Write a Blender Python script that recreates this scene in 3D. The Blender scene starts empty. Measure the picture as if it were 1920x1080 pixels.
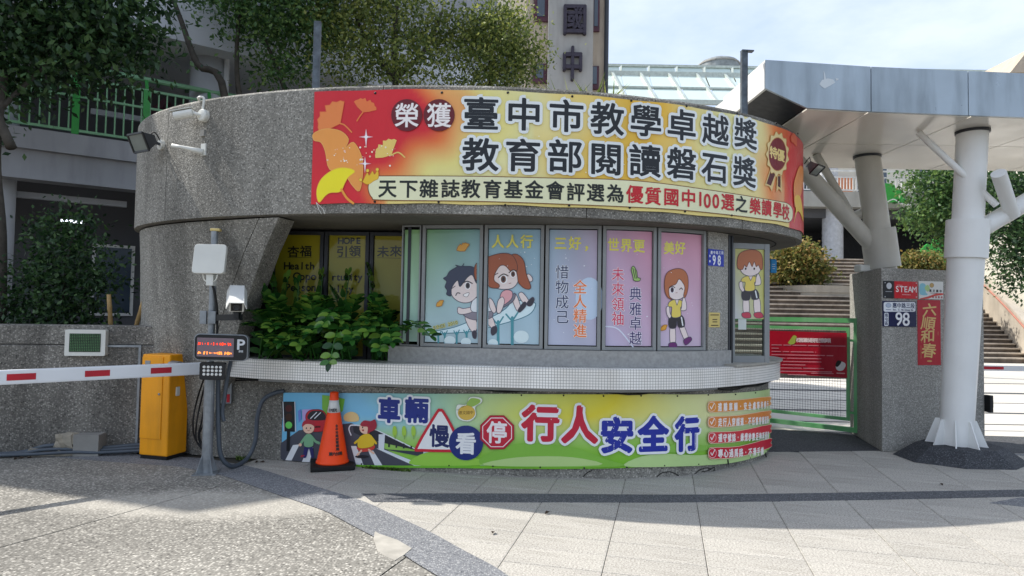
import bpy, bmesh, math, random
import numpy as np
from mathutils import Vector, Matrix
from mathutils.geometry import tessellate_polygon
random.seed(7); rng = np.random.default_rng(7)
S = bpy.context.scene; C = S.collection; RAD = math.radians

# ------------------------------------------------------------------ camera, sky, sun, exposure
F, PITCH, ROLL, EYE = 1200., RAD(2.2), RAD(.95), 1.5       # focal length in photo pixels (1920 wide)
cam = bpy.data.objects.new('camera', bpy.data.cameras.new('camera')); C.objects.link(cam)
CM = Matrix.Rotation(math.pi/2 + PITCH, 4, 'X') @ Matrix.Rotation(ROLL, 4, 'Z')
cam.matrix_world = Matrix.Translation((0, 0, EYE)) @ CM
cam.data.sensor_width = 36; cam.data.lens = 36*F/1920; cam.data.clip_start = .1; cam.data.clip_end = 2000
S.camera = cam

SUN = Vector((-.582, .188, .791)).normalized()             # towards the sun
w = bpy.data.worlds.new('World'); S.world = w; w.use_nodes = True
nt = w.node_tree; nt.nodes.clear()
wo = nt.nodes.new('ShaderNodeOutputWorld'); bg = nt.nodes.new('ShaderNodeBackground')
sky = nt.nodes.new('ShaderNodeTexSky'); sky.sky_type = 'NISHITA'; sky.sun_disc = False
sky.sun_elevation = math.asin(SUN.z); sky.sun_rotation = math.atan2(SUN.x, SUN.y)
sky.air_density = 1.0; sky.dust_density = 2.2; sky.ozone_density = 1.0
tc = nt.nodes.new('ShaderNodeTexCoord'); mp = nt.nodes.new('ShaderNodeMapping'); mp.inputs['Scale'].default_value = (2.2, 2.2, 5.5)
nz = nt.nodes.new('ShaderNodeTexNoise'); nz.inputs['Scale'].default_value = 1.7; nz.inputs['Detail'].default_value = 7; nz.inputs['Roughness'].default_value = .58
rp = nt.nodes.new('ShaderNodeValToRGB'); rp.color_ramp.elements[0].position = .36; rp.color_ramp.elements[0].color = (.45,)*3+(1,)
rp.color_ramp.elements[1].position = .66; rp.color_ramp.elements[1].color = (.97,)*3+(1,)
mx = nt.nodes.new('ShaderNodeMix'); mx.data_type = 'RGBA'; mx.inputs['B'].default_value = (3.55, 4.0, 4.75, 1)   # thin high cloud
L = nt.links.new
L(tc.outputs['Generated'], mp.inputs['Vector']); L(mp.outputs[0], nz.inputs['Vector']); L(nz.outputs['Fac'], rp.inputs[0])
L(rp.outputs[0], mx.inputs['Factor']); L(sky.outputs[0], mx.inputs['A']); L(mx.outputs['Result'], bg.inputs['Color'])
bg.inputs['Strength'].default_value = .13; L(bg.outputs[0], wo.inputs[0])
sd = bpy.data.lights.new('sun', 'SUN'); sd.energy = 3.05; sd.angle = RAD(.55); sd.color = (1, .95, .87)
sun = bpy.data.objects.new('sun', sd); C.objects.link(sun); sun.location = (-20, 10, 30)
sun.rotation_euler = SUN.to_track_quat('Z', 'Y').to_euler()
S.view_settings.view_transform = 'Standard'; S.view_settings.look = 'None'; S.view_settings.gamma = 1
S.view_settings.exposure = 1.0; S.view_settings.use_curve_mapping = False

# ------------------------------------------------------------------ pixel helpers (a pixel gives a direction only)
M3 = np.array(CM.to_3x3())
def ray(x, y): return M3 @ np.array([(x-960)/F, -(y-540)/F, -1.])
def gz(x, y, z=0.):                     # pixel -> point on the level z
    d = ray(x, y); t = (z-EYE)/d[2]; return np.array([d[0]*t, d[1]*t, z])
def at(x, y, Y):                        # pixel -> point at the distance Y
    d = ray(x, y); t = Y/d[1]; return np.array([d[0]*t, Y, EYE+d[2]*t])

# ------------------------------------------------------------------ materials
def lin(c):
    if isinstance(c, str):
        c = [int(c[i:i+2], 16)/255 for i in (0, 2, 4)]
        return tuple(v/12.92 if v <= .04045 else ((v+.055)/1.055)**2.4 for v in c)
    return tuple(c)
class NT:
    def __init__(s, name):
        s.m = bpy.data.materials.new(name); s.m.use_nodes = True; s.t = s.m.node_tree; s.t.nodes.clear()
        s.o = s.n('OutputMaterial'); s.b = s.n('BsdfPrincipled'); s.l(s.b.outputs[0], s.o.inputs[0])
        s.co = s.n('TexCoord'); s.x = s.co.outputs['Object']
    def n(s, k, **kw):
        q = s.t.nodes.new('ShaderNode'+k)
        for a, b in kw.items(): setattr(q, a, b)
        return q
    def l(s, a, b): s.t.links.new(a, b)
    def noise(s, scale, detail=4, vec=None, rough=.55, stretch=None):
        q = s.n('TexNoise'); q.inputs['Scale'].default_value = scale; q.inputs['Detail'].default_value = detail; q.inputs['Roughness'].default_value = rough
        v = vec or s.x
        if stretch:
            m = s.n('Mapping'); m.inputs['Scale'].default_value = stretch; s.l(v, m.inputs['Vector']); v = m.outputs[0]
        s.l(v, q.inputs['Vector']); return q.outputs['Fac']
    def ramp(s, fac, stops, interp='LINEAR'):
        q = s.n('ValToRGB'); e = q.color_ramp.elements; q.color_ramp.interpolation = interp
        while len(e) < len(stops): e.new(.5)
        for i, (p, c) in enumerate(stops):
            e[i].position = p; e[i].color = tuple(lin(c) if not isinstance(c, (int, float)) else (c,)*3)+(1,)
        s.l(fac, q.inputs[0]); return q.outputs[0]
    def mix(s, a, b, fac, mode='MIX'):
        q = s.n('Mix', data_type='RGBA', blend_type=mode)
        for v, k in ((a, 'A'), (b, 'B'), (fac, 'Factor')):
            if isinstance(v, (int, float)): q.inputs[k].default_value = v if k == 'Factor' else (v,)*3+(1,)
            elif isinstance(v, (tuple, str)): q.inputs[k].default_value = lin(v)+(1,)
            else: s.l(v, q.inputs[k])
        return q.outputs['Result']
    def bump(s, h, strength=.3, dist=.01):
        q = s.n('Bump'); q.inputs['Strength'].default_value = strength; q.inputs['Distance'].default_value = dist
        s.l(h, q.inputs['Height']); s.l(q.outputs[0], s.b.inputs['Normal'])
    def out(s, col=None, rough=.6, metal=0, spec=.4):
        if col is not None:
            if isinstance(col, (tuple, str)): s.b.inputs['Base Color'].default_value = lin(col)+(1,)
            else: s.l(col, s.b.inputs['Base Color'])
        if isinstance(rough, (int, float)): s.b.inputs['Roughness'].default_value = rough
        else: s.l(rough, s.b.inputs['Roughness'])
        s.b.inputs['Metallic'].default_value = metal; s.b.inputs['Specular IOR Level'].default_value = spec
        return s.m
MT = {}
def plain(name, col, rough=.55, metal=0, var=.18, scale=6, spec=.4, bump=0, dirt=None):
    if name in MT: return MT[name]
    s = NT(name); c = lin(col)
    f = s.noise(scale, 5)
    cc = s.ramp(f, [(.3, tuple(v*(1-var) for v in c)), (.7, tuple(min(1, v*(1+var*.6)) for v in c))])
    if dirt:
        d = s.ramp(s.noise(1.6, 6, stretch=(3, 3, .5)), [(.45, 0.), (.75, 1.)]); q = s.n('Math', operation='MULTIPLY'); s.l(d, q.inputs[0]); q.inputs[1].default_value = dirt[1]
        cc = s.mix(cc, dirt[0], q.outputs[0])
    rr = s.ramp(s.noise(scale*2.3, 3), [(.3, max(0, rough-.08)), (.7, min(1, rough+.08))])
    if bump: s.bump(s.noise(scale*9, 4), bump, .004)
    MT[name] = s.out(cc, rr, metal, spec); return MT[name]
def aggregate(name, cols, scale, bump=.5, streak=.35, low=.25, rough=.85, extra=None):
    """exposed-aggregate concrete: every pebble a cell with a colour of its own"""
    s = NT(name)
    v = s.n('TexVoronoi'); v.inputs['Scale'].default_value = scale; v.inputs['Randomness'].default_value = 1; s.l(s.x, v.inputs['Vector'])
    sp = s.n('SeparateColor'); s.l(v.outputs['Color'], sp.inputs[0])
    c = s.ramp(sp.outputs[0], [(i/(len(cols)-1), q) for i, q in enumerate(cols)], 'CONSTANT' if len(cols) > 5 else 'LINEAR')
    mort = s.ramp(v.outputs['Distance'], [(.32, 0.), (.62, 1.)])
    c = s.mix(c, cols[1], mort)
    lowf = s.ramp(s.noise(.7, 6), [(.3, 1-low), (.7, 1.)]); c = s.mix(c, lowf, 1., 'MULTIPLY')
    if streak:
        st = s.ramp(s.noise(2.4, 5, stretch=(1, 1, .12)), [(.38, 1-streak), (.6, 1.)]); c = s.mix(c, st, 1., 'MULTIPLY')
    if extra: c = extra(s, c)
    h = s.n('Math', operation='SUBTRACT'); h.inputs[0].default_value = 1; s.l(v.outputs['Distance'], h.inputs[1])
    s.bump(h.outputs[0], bump, .006)
    MT[name] = s.out(c, rough, 0, .3); return MT[name]
def mprint():
    s = NT('print'); a = s.n('Attribute'); a.attribute_name = 'Col'
    f = s.ramp(s.noise(1.3, 4), [(.3, .9), (.7, 1.)]); c = s.mix(a.outputs['Color'], f, 1., 'MULTIPLY')
    s.bump(s.noise(3.5, 4, stretch=(1.6, 1.6, .5)), .35, .03); MT['print'] = s.out(c, .38, 0, .4)
    s = NT('film'); a = s.n('Attribute'); a.attribute_name = 'Col'
    s.out(a.outputs['Color'], .5, 0, .3); s.b.inputs['Coat Weight'].default_value = .55; s.b.inputs['Coat Roughness'].default_value = .03
    MT['film'] = s.m
mprint()

# ------------------------------------------------------------------ objects
WL = {}
def obj(name, v, f, mat, parent=None, loc=None, smooth=False, uv=None, col=None):
    """one mesh object; vertices are given in world coordinates"""
    base = WL[parent.name] if parent else Vector(loc if loc is not None else (0, 0, 0))
    me = bpy.data.meshes.new(name); b = tuple(base)
    me.from_pydata((np.asarray(v, float)-np.array(b)).tolist(), [], f)
    if smooth: me.polygons.foreach_set('use_smooth', [True]*len(me.polygons))
    if uv is not None:
        l = me.uv_layers.new(name='UVMap'); idx = np.zeros(len(me.loops), int); me.loops.foreach_get('vertex_index', idx)
        l.data.foreach_set('uv', np.asarray(uv, float)[idx].ravel())
    if col is not None:
        a = me.color_attributes.new('Col', 'FLOAT_COLOR', 'POINT'); cc = np.ones((len(v), 4)); cc[:, :3] = col; a.data.foreach_set('color', cc.ravel())
    if mat: me.materials.append(MT[mat] if isinstance(mat, str) else mat)
    me.update()
    o = bpy.data.objects.new(name, me); C.objects.link(o)
    if parent: o.parent = parent; WL[o.name] = base
    else: o.location = base; WL[o.name] = base
    return o
def thing(name, label, cat, loc=(0, 0, 0), group=None):
    o = bpy.data.objects.new(name, None); C.objects.link(o); o.location = loc; o.empty_display_size = .2
    o['label'] = label; o['category'] = cat
    if group: o['group'] = group
    WL[o.name] = Vector(loc); return o
def tag(o, label, cat, group=None):
    o['label'] = label; o['category'] = cat
    if group: o['group'] = group
    return o
def struct(o): o['kind'] = 'structure'; return o
def stuff(o): o['kind'] = 'stuff'; return o
def dup(o, off, parent=None, rotz=0):
    """copy of one mesh object (shared mesh), moved by off"""
    c = o.copy(); C.objects.link(c); c.location = o.location+Vector(off); c.parent = parent or o.parent
    if rotz: c.rotation_euler.z += rotz
    WL[c.name] = WL[o.name]; return c
def frame_of(d):
    d = Vector(d).normalized(); u = Vector((0, 0, 1)) if abs(d.z) < .95 else Vector((1, 0, 0))
    s = d.cross(u).normalized(); return s, s.cross(d).normalized()
class MB:
    def __init__(s): s.v = []; s.f = []
    def add(s, v, f):
        n = len(s.v); s.v += [tuple(map(float, p)) for p in v]; s.f += [tuple(i+n for i in q) for q in f]; return s
    def box(s, c, d, rz=0, bev=0, rx=0, ry=0):
        x, y, z = [q/2 for q in d]; R = Matrix.Rotation(rz, 3, 'Z') @ Matrix.Rotation(ry, 3, 'Y') @ Matrix.Rotation(rx, 3, 'X'); c = Vector(c)
        if bev:
            bm = bmesh.new(); bmesh.ops.create_cube(bm, size=1); bmesh.ops.scale(bm, vec=d, verts=bm.verts)
            bmesh.ops.bevel(bm, geom=list(bm.edges), offset=bev, segments=2, affect='EDGES', profile=.5)
            v = [c+R @ q.co for q in bm.verts]; bm.verts.index_update(); f = [[q.index for q in p.verts] for p in bm.faces]; bm.free(); return s.add(v, f)
        v = [c+R @ Vector((i*x, j*y, k*z)) for k in (-1, 1) for j in (-1, 1) for i in (-1, 1)]
        return s.add(v, [(0, 2, 3, 1), (4, 5, 7, 6), (0, 1, 5, 4), (2, 6, 7, 3), (0, 4, 6, 2), (1, 3, 7, 5)])
    def tube(s, pts, r, n=8, caps=True, flat=None):
        pts = [Vector(p) for p in pts]; m = len(pts); rr = r if hasattr(r, '__len__') else [r]*m; v = []
        sd = None
        for i, p in enumerate(pts):
            d = (pts[min(i+1, m-1)]-pts[max(i-1, 0)]).normalized()
            if sd is None: sd, up = frame_of(d)
            else:
                sd = (sd-d*sd.dot(d)).normalized(); up = sd.cross(d).normalized()
            for k in range(n):
                a = 2*math.pi*(k+.5)/n; v.append(p+(sd*math.cos(a)+up*math.sin(a))*rr[i])
        f = [(i*n+k, i*n+(k+1) % n, (i+1)*n+(k+1) % n, (i+1)*n+k) for i in range(m-1) for k in range(n)]
        if caps: f += [tuple(range(n-1, -1, -1)), tuple((m-1)*n+k for k in range(n))]
        return s.add(v, f)
    def bar(s, a, b, w, h):          # rectangular bar from a to b; w across, h up
        a, b = Vector(a), Vector(b); d = (b-a).normalized(); sd, up = frame_of(d)
        v = [q+sd*i*w/2+up*j*h/2 for q in (a, b) for i, j in ((-1, -1), (1, -1), (1, 1), (-1, 1))]
        return s.add(v, [(0, 3, 2, 1), (4, 5, 6, 7), (0, 1, 5, 4), (1, 2, 6, 5), (2, 3, 7, 6), (3, 0, 4, 7)])
    def prism(s, poly, z0, z1, top=None):
        n = len(poly); t = top or poly
        v = [(p[0], p[1], z0) for p in poly]+[(p[0], p[1], z1) for p in t]
        return s.add(v, [tuple(range(n-1, -1, -1)), tuple(range(n, 2*n))]+[(i, (i+1) % n, n+(i+1) % n, n+i) for i in range(n)])
    def slab(s, quad, d):            # polygon in 3D thickened by the vector d
        n = len(quad); d = Vector(d); v = [Vector(p) for p in quad]; v += [p+d for p in v]
        return s.add(v, [tuple(range(n)), tuple(range(2*n-1, n-1, -1))]+[(i, n+i, n+(i+1) % n, (i+1) % n) for i in range(n)])
    def lathe(s, prof, c, n=24, axis=None):
        c = Vector(c); ax = Vector(axis or (0, 0, 1)).normalized(); sd, up = frame_of(ax); v = []; m = len(prof)
        for r, h in prof:
            for k in range(n):
                a = 2*math.pi*k/n; v.append(c+ax*h+(sd*math.cos(a)+up*math.sin(a))*r)
        f = [(i*n+k, i*n+(k+1) % n, (i+1)*n+(k+1) % n, (i+1)*n+k) for i in range(m-1) for k in range(n)]
        return s.add(v, f+[tuple(range(n-1, -1, -1)), tuple((m-1)*n+k for k in range(n))])
    def build(s, name, mat, parent=None, loc=None, smooth=False, bevel=0):
        o = obj(name, s.v, s.f, mat, parent, loc, smooth)
        if bevel:
            m = o.modifiers.new('bevel', 'BEVEL'); m.width = bevel; m.segments = 2; m.limit_method = 'ANGLE'
        return o
def spline(p, n=8, closed=False):
    p = [np.array(q, float) for q in p]; m = len(p); out = []
    for i in range(m if closed else m-1):
        a, b, c, d = (p[(i-1) % m], p[i], p[(i+1) % m], p[(i+2) % m]) if closed else (p[max(i-1, 0)], p[i], p[i+1], p[min(i+2, m-1)])
        for k in range(n):
            t = k/n; out.append(.5*((2*b)+(c-a)*t+(2*a-5*b+4*c-d)*t*t+(3*b-a-3*c+d)*t**3))
    if not closed: out.append(p[-1])
    return out

# ------------------------------------------------------------------ vertical surfaces over a plan curve
class Surf:
    def __init__(s, pts):
        s.p = np.array([(q[0], q[1]) for q in pts], float); d = np.diff(s.p, axis=0); l = np.hypot(d[:, 0], d[:, 1])
        s.s = np.concatenate([[0], np.cumsum(l)]); s.len = s.s[-1]
        t = np.gradient(s.p, s.s, axis=0); t /= np.linalg.norm(t, axis=1)[:, None]; s.n = np.stack([t[:, 1], -t[:, 0]], 1)
    def at(s, u, z, off=0):
        x = np.interp(u, s.s, s.p[:, 0]); y = np.interp(u, s.s, s.p[:, 1]); nx = np.interp(u, s.s, s.n[:, 0]); ny = np.interp(u, s.s, s.n[:, 1])
        return np.array([x+nx*off, y+ny*off, z])
    def atv(s, a):
        u, z, off = a[:, 0], a[:, 1], a[:, 2]; I = lambda q: np.interp(u, s.s, q)
        return np.stack([I(s.p[:, 0])+I(s.n[:, 0])*off, I(s.p[:, 1])+I(s.n[:, 1])*off, z], 1)
    def px(s, x, y):                     # pixel -> (u, z) on the surface, nearest hit
        d = ray(x, y); e = np.array([d[0], d[1]]); a = s.p[:-1]; b = s.p[1:]-a
        den = e[0]*b[:, 1]-e[1]*b[:, 0]; den = np.where(abs(den) < 1e-12, 1e-12, den)
        t = (a[:, 0]*b[:, 1]-a[:, 1]*b[:, 0])/den; k = (a[:, 0]*e[1]-a[:, 1]*e[0])/den
        ok = (t > .1) & (k >= -1e-6) & (k <= 1+1e-6)
        if not ok.any():
            c = s.p[:, 0]*e[1]-s.p[:, 1]*e[0]; i = int(np.argmin(abs(c))); t0 = np.linalg.norm(s.p[i])/np.linalg.norm(e); return s.s[i], EYE+d[2]*t0
        i = np.where(ok)[0][np.argmin(t[ok])]; return s.s[i]+k[i]*(s.s[i+1]-s.s[i]), EYE+d[2]*t[i]
def sweep(sf, u0, u1, prof, step=.08, mb=None):
    """closed profile [(offset outwards, z)] swept along a plan curve"""
    n = max(1, int(math.ceil((u1-u0)/step))); m = len(prof); mb = mb or MB()
    v = [sf.at(u0+(u1-u0)*i/n, z, o) for i in range(n+1) for o, z in prof]
    f = [(i*m+k, (i+1)*m+k, (i+1)*m+(k+1) % m, i*m+(k+1) % m) for i in range(n) for k in range(m)]
    return mb.add(v, f+[tuple(range(m)), tuple(n*m+k for k in range(m-1, -1, -1))])
def rect(o0, o1, z0, z1): return [(o1, z0), (o1, z1), (o0, z1), (o0, z0)]
# ------------------------------------------------------------------ flat print: shapes and lettering laid on a surface
GL = {}
def glyph(ch):
    if ch not in GL:
        cu = bpy.data.curves.new('t', 'FONT'); cu.body = ch; cu.size = 1; cu.resolution_u = 3
        o = bpy.data.objects.new('t', cu); C.objects.link(o)
        m = o.evaluated_get(bpy.context.evaluated_depsgraph_get()).to_mesh()
        v = [(p.co.x, p.co.y) for p in m.vertices]; t = [tuple(p.vertices) for p in m.polygons]
        bpy.data.objects.remove(o); bpy.data.curves.remove(cu)
        cnt = {}
        for q in t:
            for i in range(len(q)):
                e = tuple(sorted((q[i], q[(i+1) % len(q)]))); cnt[e] = cnt.get(e, 0)+1
        GL[ch] = (v, t, [e for e, k in cnt.items() if k == 1])
    return GL[ch]
class Print:
    def __init__(s, surf, off=.004, dz=.0002, seg=None, mat='print'):
        s.sf, s.off, s.dz, s.seg, s.mat = surf, off, dz, seg, mat; s.V = []; s.K = []; s.z = off
    def uv(s, x, y): return np.array(s.sf.px(x, y))
    def tri(s, a, b, c, col, z):
        if s.seg:
            st = [(a, b, c)]
            while st:
                a, b, c = st.pop(); us = (a[0], b[0], c[0])
                if max(us)-min(us) > s.seg:
                    e = sorted([(abs(a[0]-b[0]), 0), (abs(b[0]-c[0]), 1), (abs(c[0]-a[0]), 2)])[-1][1]
                    if e == 1: a, b, c = b, c, a
                    elif e == 2: a, b, c = c, a, b
                    m = ((a[0]+b[0])/2, (a[1]+b[1])/2); st += [(a, m, c), (m, b, c)]
                else: s._t(a, b, c, col, z)
        else: s._t(a, b, c, col, z)
    def _t(s, a, b, c, col, z):
        for q in (a, b, c):
            s.V.append((q[0], q[1], z)); s.K.append(col(q[0], q[1]) if callable(col) else col)
    def up(s, k=1): s.z += s.dz*k
    def polyuv(s, p, col, up=True):
        if up: s.up()
        col = col if callable(col) else lin(col)
        for t in tessellate_polygon([[Vector((q[0], q[1], 0)) for q in p]]): s.tri(*[tuple(p[i]) for i in t], col, s.z)
    def strokeuv(s, p, w, col, closed=False, up=True):
        if up: s.up()
        col = lin(col); p = [np.array(q) for q in p]; n = len(p)
        for i in range(n if closed else n-1):
            a, b = p[i], p[(i+1) % n]; d = b-a; l = np.hypot(*d)
            if l < 1e-9: continue
            m = np.array([-d[1], d[0]])/l*w/2; z = s.z+random.random()*s.dz*.7
            s.tri(tuple(a-m), tuple(b-m), tuple(b+m), col, z); s.tri(tuple(a-m), tuple(b+m), tuple(a+m), col, z)
        for i in range(n): s.disc(p[i], w/2, col, s.z+random.random()*s.dz*.7)
    def disc(s, c, r, col, z, k=8):
        q = [(c[0]+r*math.cos(2*math.pi*i/k), c[1]+r*math.sin(2*math.pi*i/k)) for i in range(k)]
        for i in range(1, k-1): s.tri(q[0], q[i], q[i+1], col, z)
    def poly(s, p, col, line=None, lw=.006, up=True):
        q = [s.uv(*a) for a in p]; s.polyuv(q, col, up)
        if line: s.strokeuv(q, lw, line, True)
    def blob(s, p, col, line=None, lw=.006, n=4): s.poly(spline(p, n, True), col, line, lw)
    def stroke(s, p, w, col, curve=True): s.strokeuv([s.uv(*a) for a in (spline(p, 5) if curve and len(p) > 2 else p)], w, col)
    def ell(s, x, y, rx, ry, col, line=None, lw=.006, n=20, rot=0, up=True):
        c, si = math.cos(rot), math.sin(rot)
        s.poly([(x+rx*math.cos(a)*c-ry*math.sin(a)*si, y+rx*math.cos(a)*si+ry*math.sin(a)*c) for a in np.arange(n)*2*math.pi/n], col, line, lw, up)
    def glyphuv(s, ch, cu, cv, sx, sy, col, bold=0, out=None, rot=0, shear=0):
        """one character centred on (cu, cv); em box sx by sy metres"""
        v, t, e = glyph(ch)
        if not v: return
        wide = ord(ch) > 0x2e00
        ox = .5 if wide else (min(a[0] for a in v)+max(a[0] for a in v))/2; oy = .38 if wide else .34
        c, si = math.cos(rot), math.sin(rot)
        P = []
        for a in v:
            x, y = (a[0]-ox)*sx, (a[1]-oy)*sy; x += shear*y
            P.append((cu+x*c-y*si, cv+x*si+y*c))
        if out:
            s.up(); k = lin(out[1]); w = out[0]*2+bold
            for i, j in e:
                a, b = np.array(P[i]), np.array(P[j]); d = b-a; l = np.hypot(*d)
                if l < 1e-9: continue
                m = np.array([-d[1], d[0]])/l*w/2; z = s.z+random.random()*s.dz*.7
                s.tri(tuple(a-m), tuple(b-m), tuple(b+m), k, z); s.tri(tuple(a-m), tuple(b+m), tuple(a+m), k, z)
                s.disc(a, w/2, k, s.z+random.random()*s.dz*.7)
            for q in t: s.tri(P[q[0]], P[q[1]], P[q[2]], k, s.z)
        s.up(); k = lin(col)
        for q in t: s.tri(P[q[0]], P[q[1]], P[q[2]], k, s.z)
        if bold:
            for i, j in e:
                a, b = np.array(P[i]), np.array(P[j]); d = b-a; l = np.hypot(*d)
                if l < 1e-9: continue
                m = np.array([-d[1], d[0]])/l*bold/2; z = s.z+random.random()*s.dz*.7
                s.tri(tuple(a-m), tuple(b-m), tuple(b+m), k, z); s.tri(tuple(a-m), tuple(b+m), tuple(a+m), k, z)
                s.disc(a, bold/2, k, s.z+random.random()*s.dz*.7, 6)
    def chars(s, items, wpx, hpx, col, **kw):
        """items: (char, x, y) pixel centres; em size given in pixels"""
        for ch, x, y in items:
            a, b = s.uv(x-wpx/2, y), s.uv(x+wpx/2, y); c, d = s.uv(x, y-hpx/2), s.uv(x, y+hpx/2); m = s.uv(x, y)
            s.glyphuv(ch, m[0], m[1], abs(b[0]-a[0]), abs(c[1]-d[1]), col, **kw)
    def line(s, txt, p0, p1, h, col, aspect=1., **kw):
        """text spread evenly between the centres of its first and last character; h in metres"""
        a, b = s.uv(*p0), s.uv(*p1); n = len(txt)
        for i, ch in enumerate(txt):
            if ch != ' ':
                q = a+(b-a)*(i/max(1, n-1)); s.glyphuv(ch, q[0], q[1], h*aspect, h, col, **kw)
    def build(s, name, parent=None, mat=None, keep=False):
        if not s.V: return None
        v = s.sf.atv(np.array(s.V)) if hasattr(s.sf, 'atv') else [s.sf.at(a, b, z) for a, b, z in s.V]
        o = obj(name, v, [(i, i+1, i+2) for i in range(0, len(v), 3)], mat or s.mat, parent, col=np.array(s.K))
        s.V = []; s.K = []; s.z = s.z if keep else s.off; return o
def sheet(name, sf, u0, u1, zf, cf, parent, off=.003, nu=60, nv=14, mat='print', wav=0, thick=.002):
    """a printed sheet on a surface: zf(u) -> (z0, z1), cf(u, v in 0..1) -> linear colour; a thin solid"""
    V, K, f = [], [], []
    for i in range(nu+1):
        u = u0+(u1-u0)*i/nu; a, b = zf(u)
        for j in range(nv+1):
            t = j/nv; w_ = wav*(math.sin(u*7+t*3)*.5+math.sin(u*17.3+t*5)*.3) if wav else 0
            V.append(sf.at(u, a+(b-a)*t, off+w_)); K.append(cf(i/nu, t))
    m = nv+1
    f = [(i*m+j, (i+1)*m+j, (i+1)*m+j+1, i*m+j+1) for i in range(nu) for j in range(nv)]
    nV = len(V); rim = [i*m for i in range(nu+1)]+[nu*m+j for j in range(1, m)]+[i*m+nv for i in range(nu-1, -1, -1)]+[j for j in range(nv-1, 0, -1)]
    bk = {}
    for k in rim:
        i, j = divmod(k, m); u = u0+(u1-u0)*i/nu; a, b = zf(u); bk[k] = len(V); V.append(sf.at(u, a+(b-a)*j/nv, off-thick)); K.append(K[k])
    f += [(rim[i], bk[rim[i]], bk[rim[(i+1) % len(rim)]], rim[(i+1) % len(rim)]) for i in range(len(rim))]
    return obj(name, V, f, mat, parent, col=np.array(K))
def lerpc(stops, t):
    if t <= stops[0][0]: return np.array(lin(stops[0][1]))
    for (a, c), (b, d) in zip(stops, stops[1:]):
        if t <= b:
            k = (t-a)/(b-a); return np.array(lin(c))*(1-k)+np.array(lin(d))*k
    return np.array(lin(stops[-1][1]))
# ------------------------------------------------------------------ surface materials
aggregate('wall_agg', ['55534f', '8f8c84', 'a5a299', 'b5b1a8', 'd0ccc2'], 70, .45, .42, .26)
aggregate('low_agg', ['4b4a47', '7d7a74', '96928a', 'a7a39b', 'c0bbb2'], 62, .45, .45, .3)
aggregate('base_agg', ['55534f', '8b8880', 'a29e95', 'b2aea4', 'cdc8bd'], 66, .4, .3, .25)
aggregate('pillar_agg', ['6c6b67', '9b9993', 'b1afa8', 'bfbcb5', 'd3d0c8'], 85, .3, .22, .15)
def worn(s, c):      # a pale scraped patch with a shape of its own
    m = s.n('Mapping'); m.inputs['Location'].default_value = (.55*2.3, -1.9*4.95, 0); m.inputs['Scale'].default_value = (.55, 1.9, 0); s.l(s.x, m.inputs['Vector'])
    g = s.n('TexGradient', gradient_type='SPHERICAL'); s.l(m.outputs[0], g.inputs[0])
    q = s.n('Math', operation='MULTIPLY_ADD'); s.l(s.noise(3.2, 7, rough=.7), q.inputs[0]); q.inputs[1].default_value = .95; s.l(g.outputs['Fac'], q.inputs[2])
    f = s.ramp(q.outputs[0], [(.72, 0.), (1.15, .5)]); c = s.mix(c, 'cdc8bd', f)
    d = s.ramp(s.noise(.35, 5), [(.35, .72), (.65, 1.06)]); return s.mix(c, d, 1., 'MULTIPLY')
aggregate('drive_agg', ['4f4d49', '86837c', 'a09d95', 'b3afa6', 'd6d2c8'], 58, .5, 0, .18, .8, worn)
aggregate('border_agg', ['4b4c50', '74767a', '8a8c8f', '9a9b9c', 'b4b4b2'], 95, .3, 0, .18)
aggregate('band_agg', ['343539', '54565a', '66686c', '76787b', '939495'], 95, .3, 0, .15)
aggregate('dark_pave', ['303133', '47494c', '56585b', '636568', '78797b'], 90, .25, 0, .3)
def granite():
    s = NT('granite'); g = s.n('NewGeometry')
    sp = s.noise(85, 4, rough=.8); c = s.ramp(sp, [(.34, '66625c'), (.45, 'a19d95'), (.56, 'b8b4ac'), (.68, 'd3cfc6')])
    c = s.mix(c, s.ramp(s.noise(1.1, 6, stretch=(1, 1, 1)), [(.28, .74), (.46, .95), (.7, 1.04)]), 1., 'MULTIPLY')
    o = s.n('ObjectInfo'); c = s.mix(c, s.ramp(o.outputs['Random'], [(0, .91), (1, 1.03)]), 1., 'MULTIPLY')
    vein = s.ramp(s.noise(2.2, 7, stretch=(.35, 3.2, 1), rough=.65), [(.56, 0.), (.72, .5)]); c = s.mix(c, '6e6a61', vein)
    s.bump(s.noise(90, 3), .12, .002); MT['granite'] = s.out(c, .7, 0, .35)
granite()
def tiles():
    s = NT('mosaic_tile'); u = s.co.outputs['UV']; sp = s.n('SeparateXYZ'); s.l(u, sp.inputs[0]); mm = []
    for k in (0, 1):
        a = s.n('Math', operation='DIVIDE'); s.l(sp.outputs[k], a.inputs[0]); a.inputs[1].default_value = .0262
        b = s.n('Math', operation='FRACT'); s.l(a.outputs[0], b.inputs[0])
        c = s.n('Math', operation='SUBTRACT'); s.l(b.outputs[0], c.inputs[0]); c.inputs[1].default_value = .5
        d = s.n('Math', operation='ABSOLUTE'); s.l(c.outputs[0], d.inputs[0]); mm.append(d.outputs[0])
    m = s.n('Math', operation='MAXIMUM'); s.l(mm[0], m.inputs[0]); s.l(mm[1], m.inputs[1])
    f = s.ramp(m.outputs[0], [(.40, 0.), (.46, 1.)]); dirt = s.ramp(s.noise(3, 5, stretch=(1, 1, .3)), [(.3, 'd8d4cc'), (.6, 'f0eee9')])
    c = s.mix(dirt, '86837e', f); s.bump(f, -.4, .003)
    MT['mosaic_tile'] = s.out(c, .35, 0, .5)
tiles()
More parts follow.
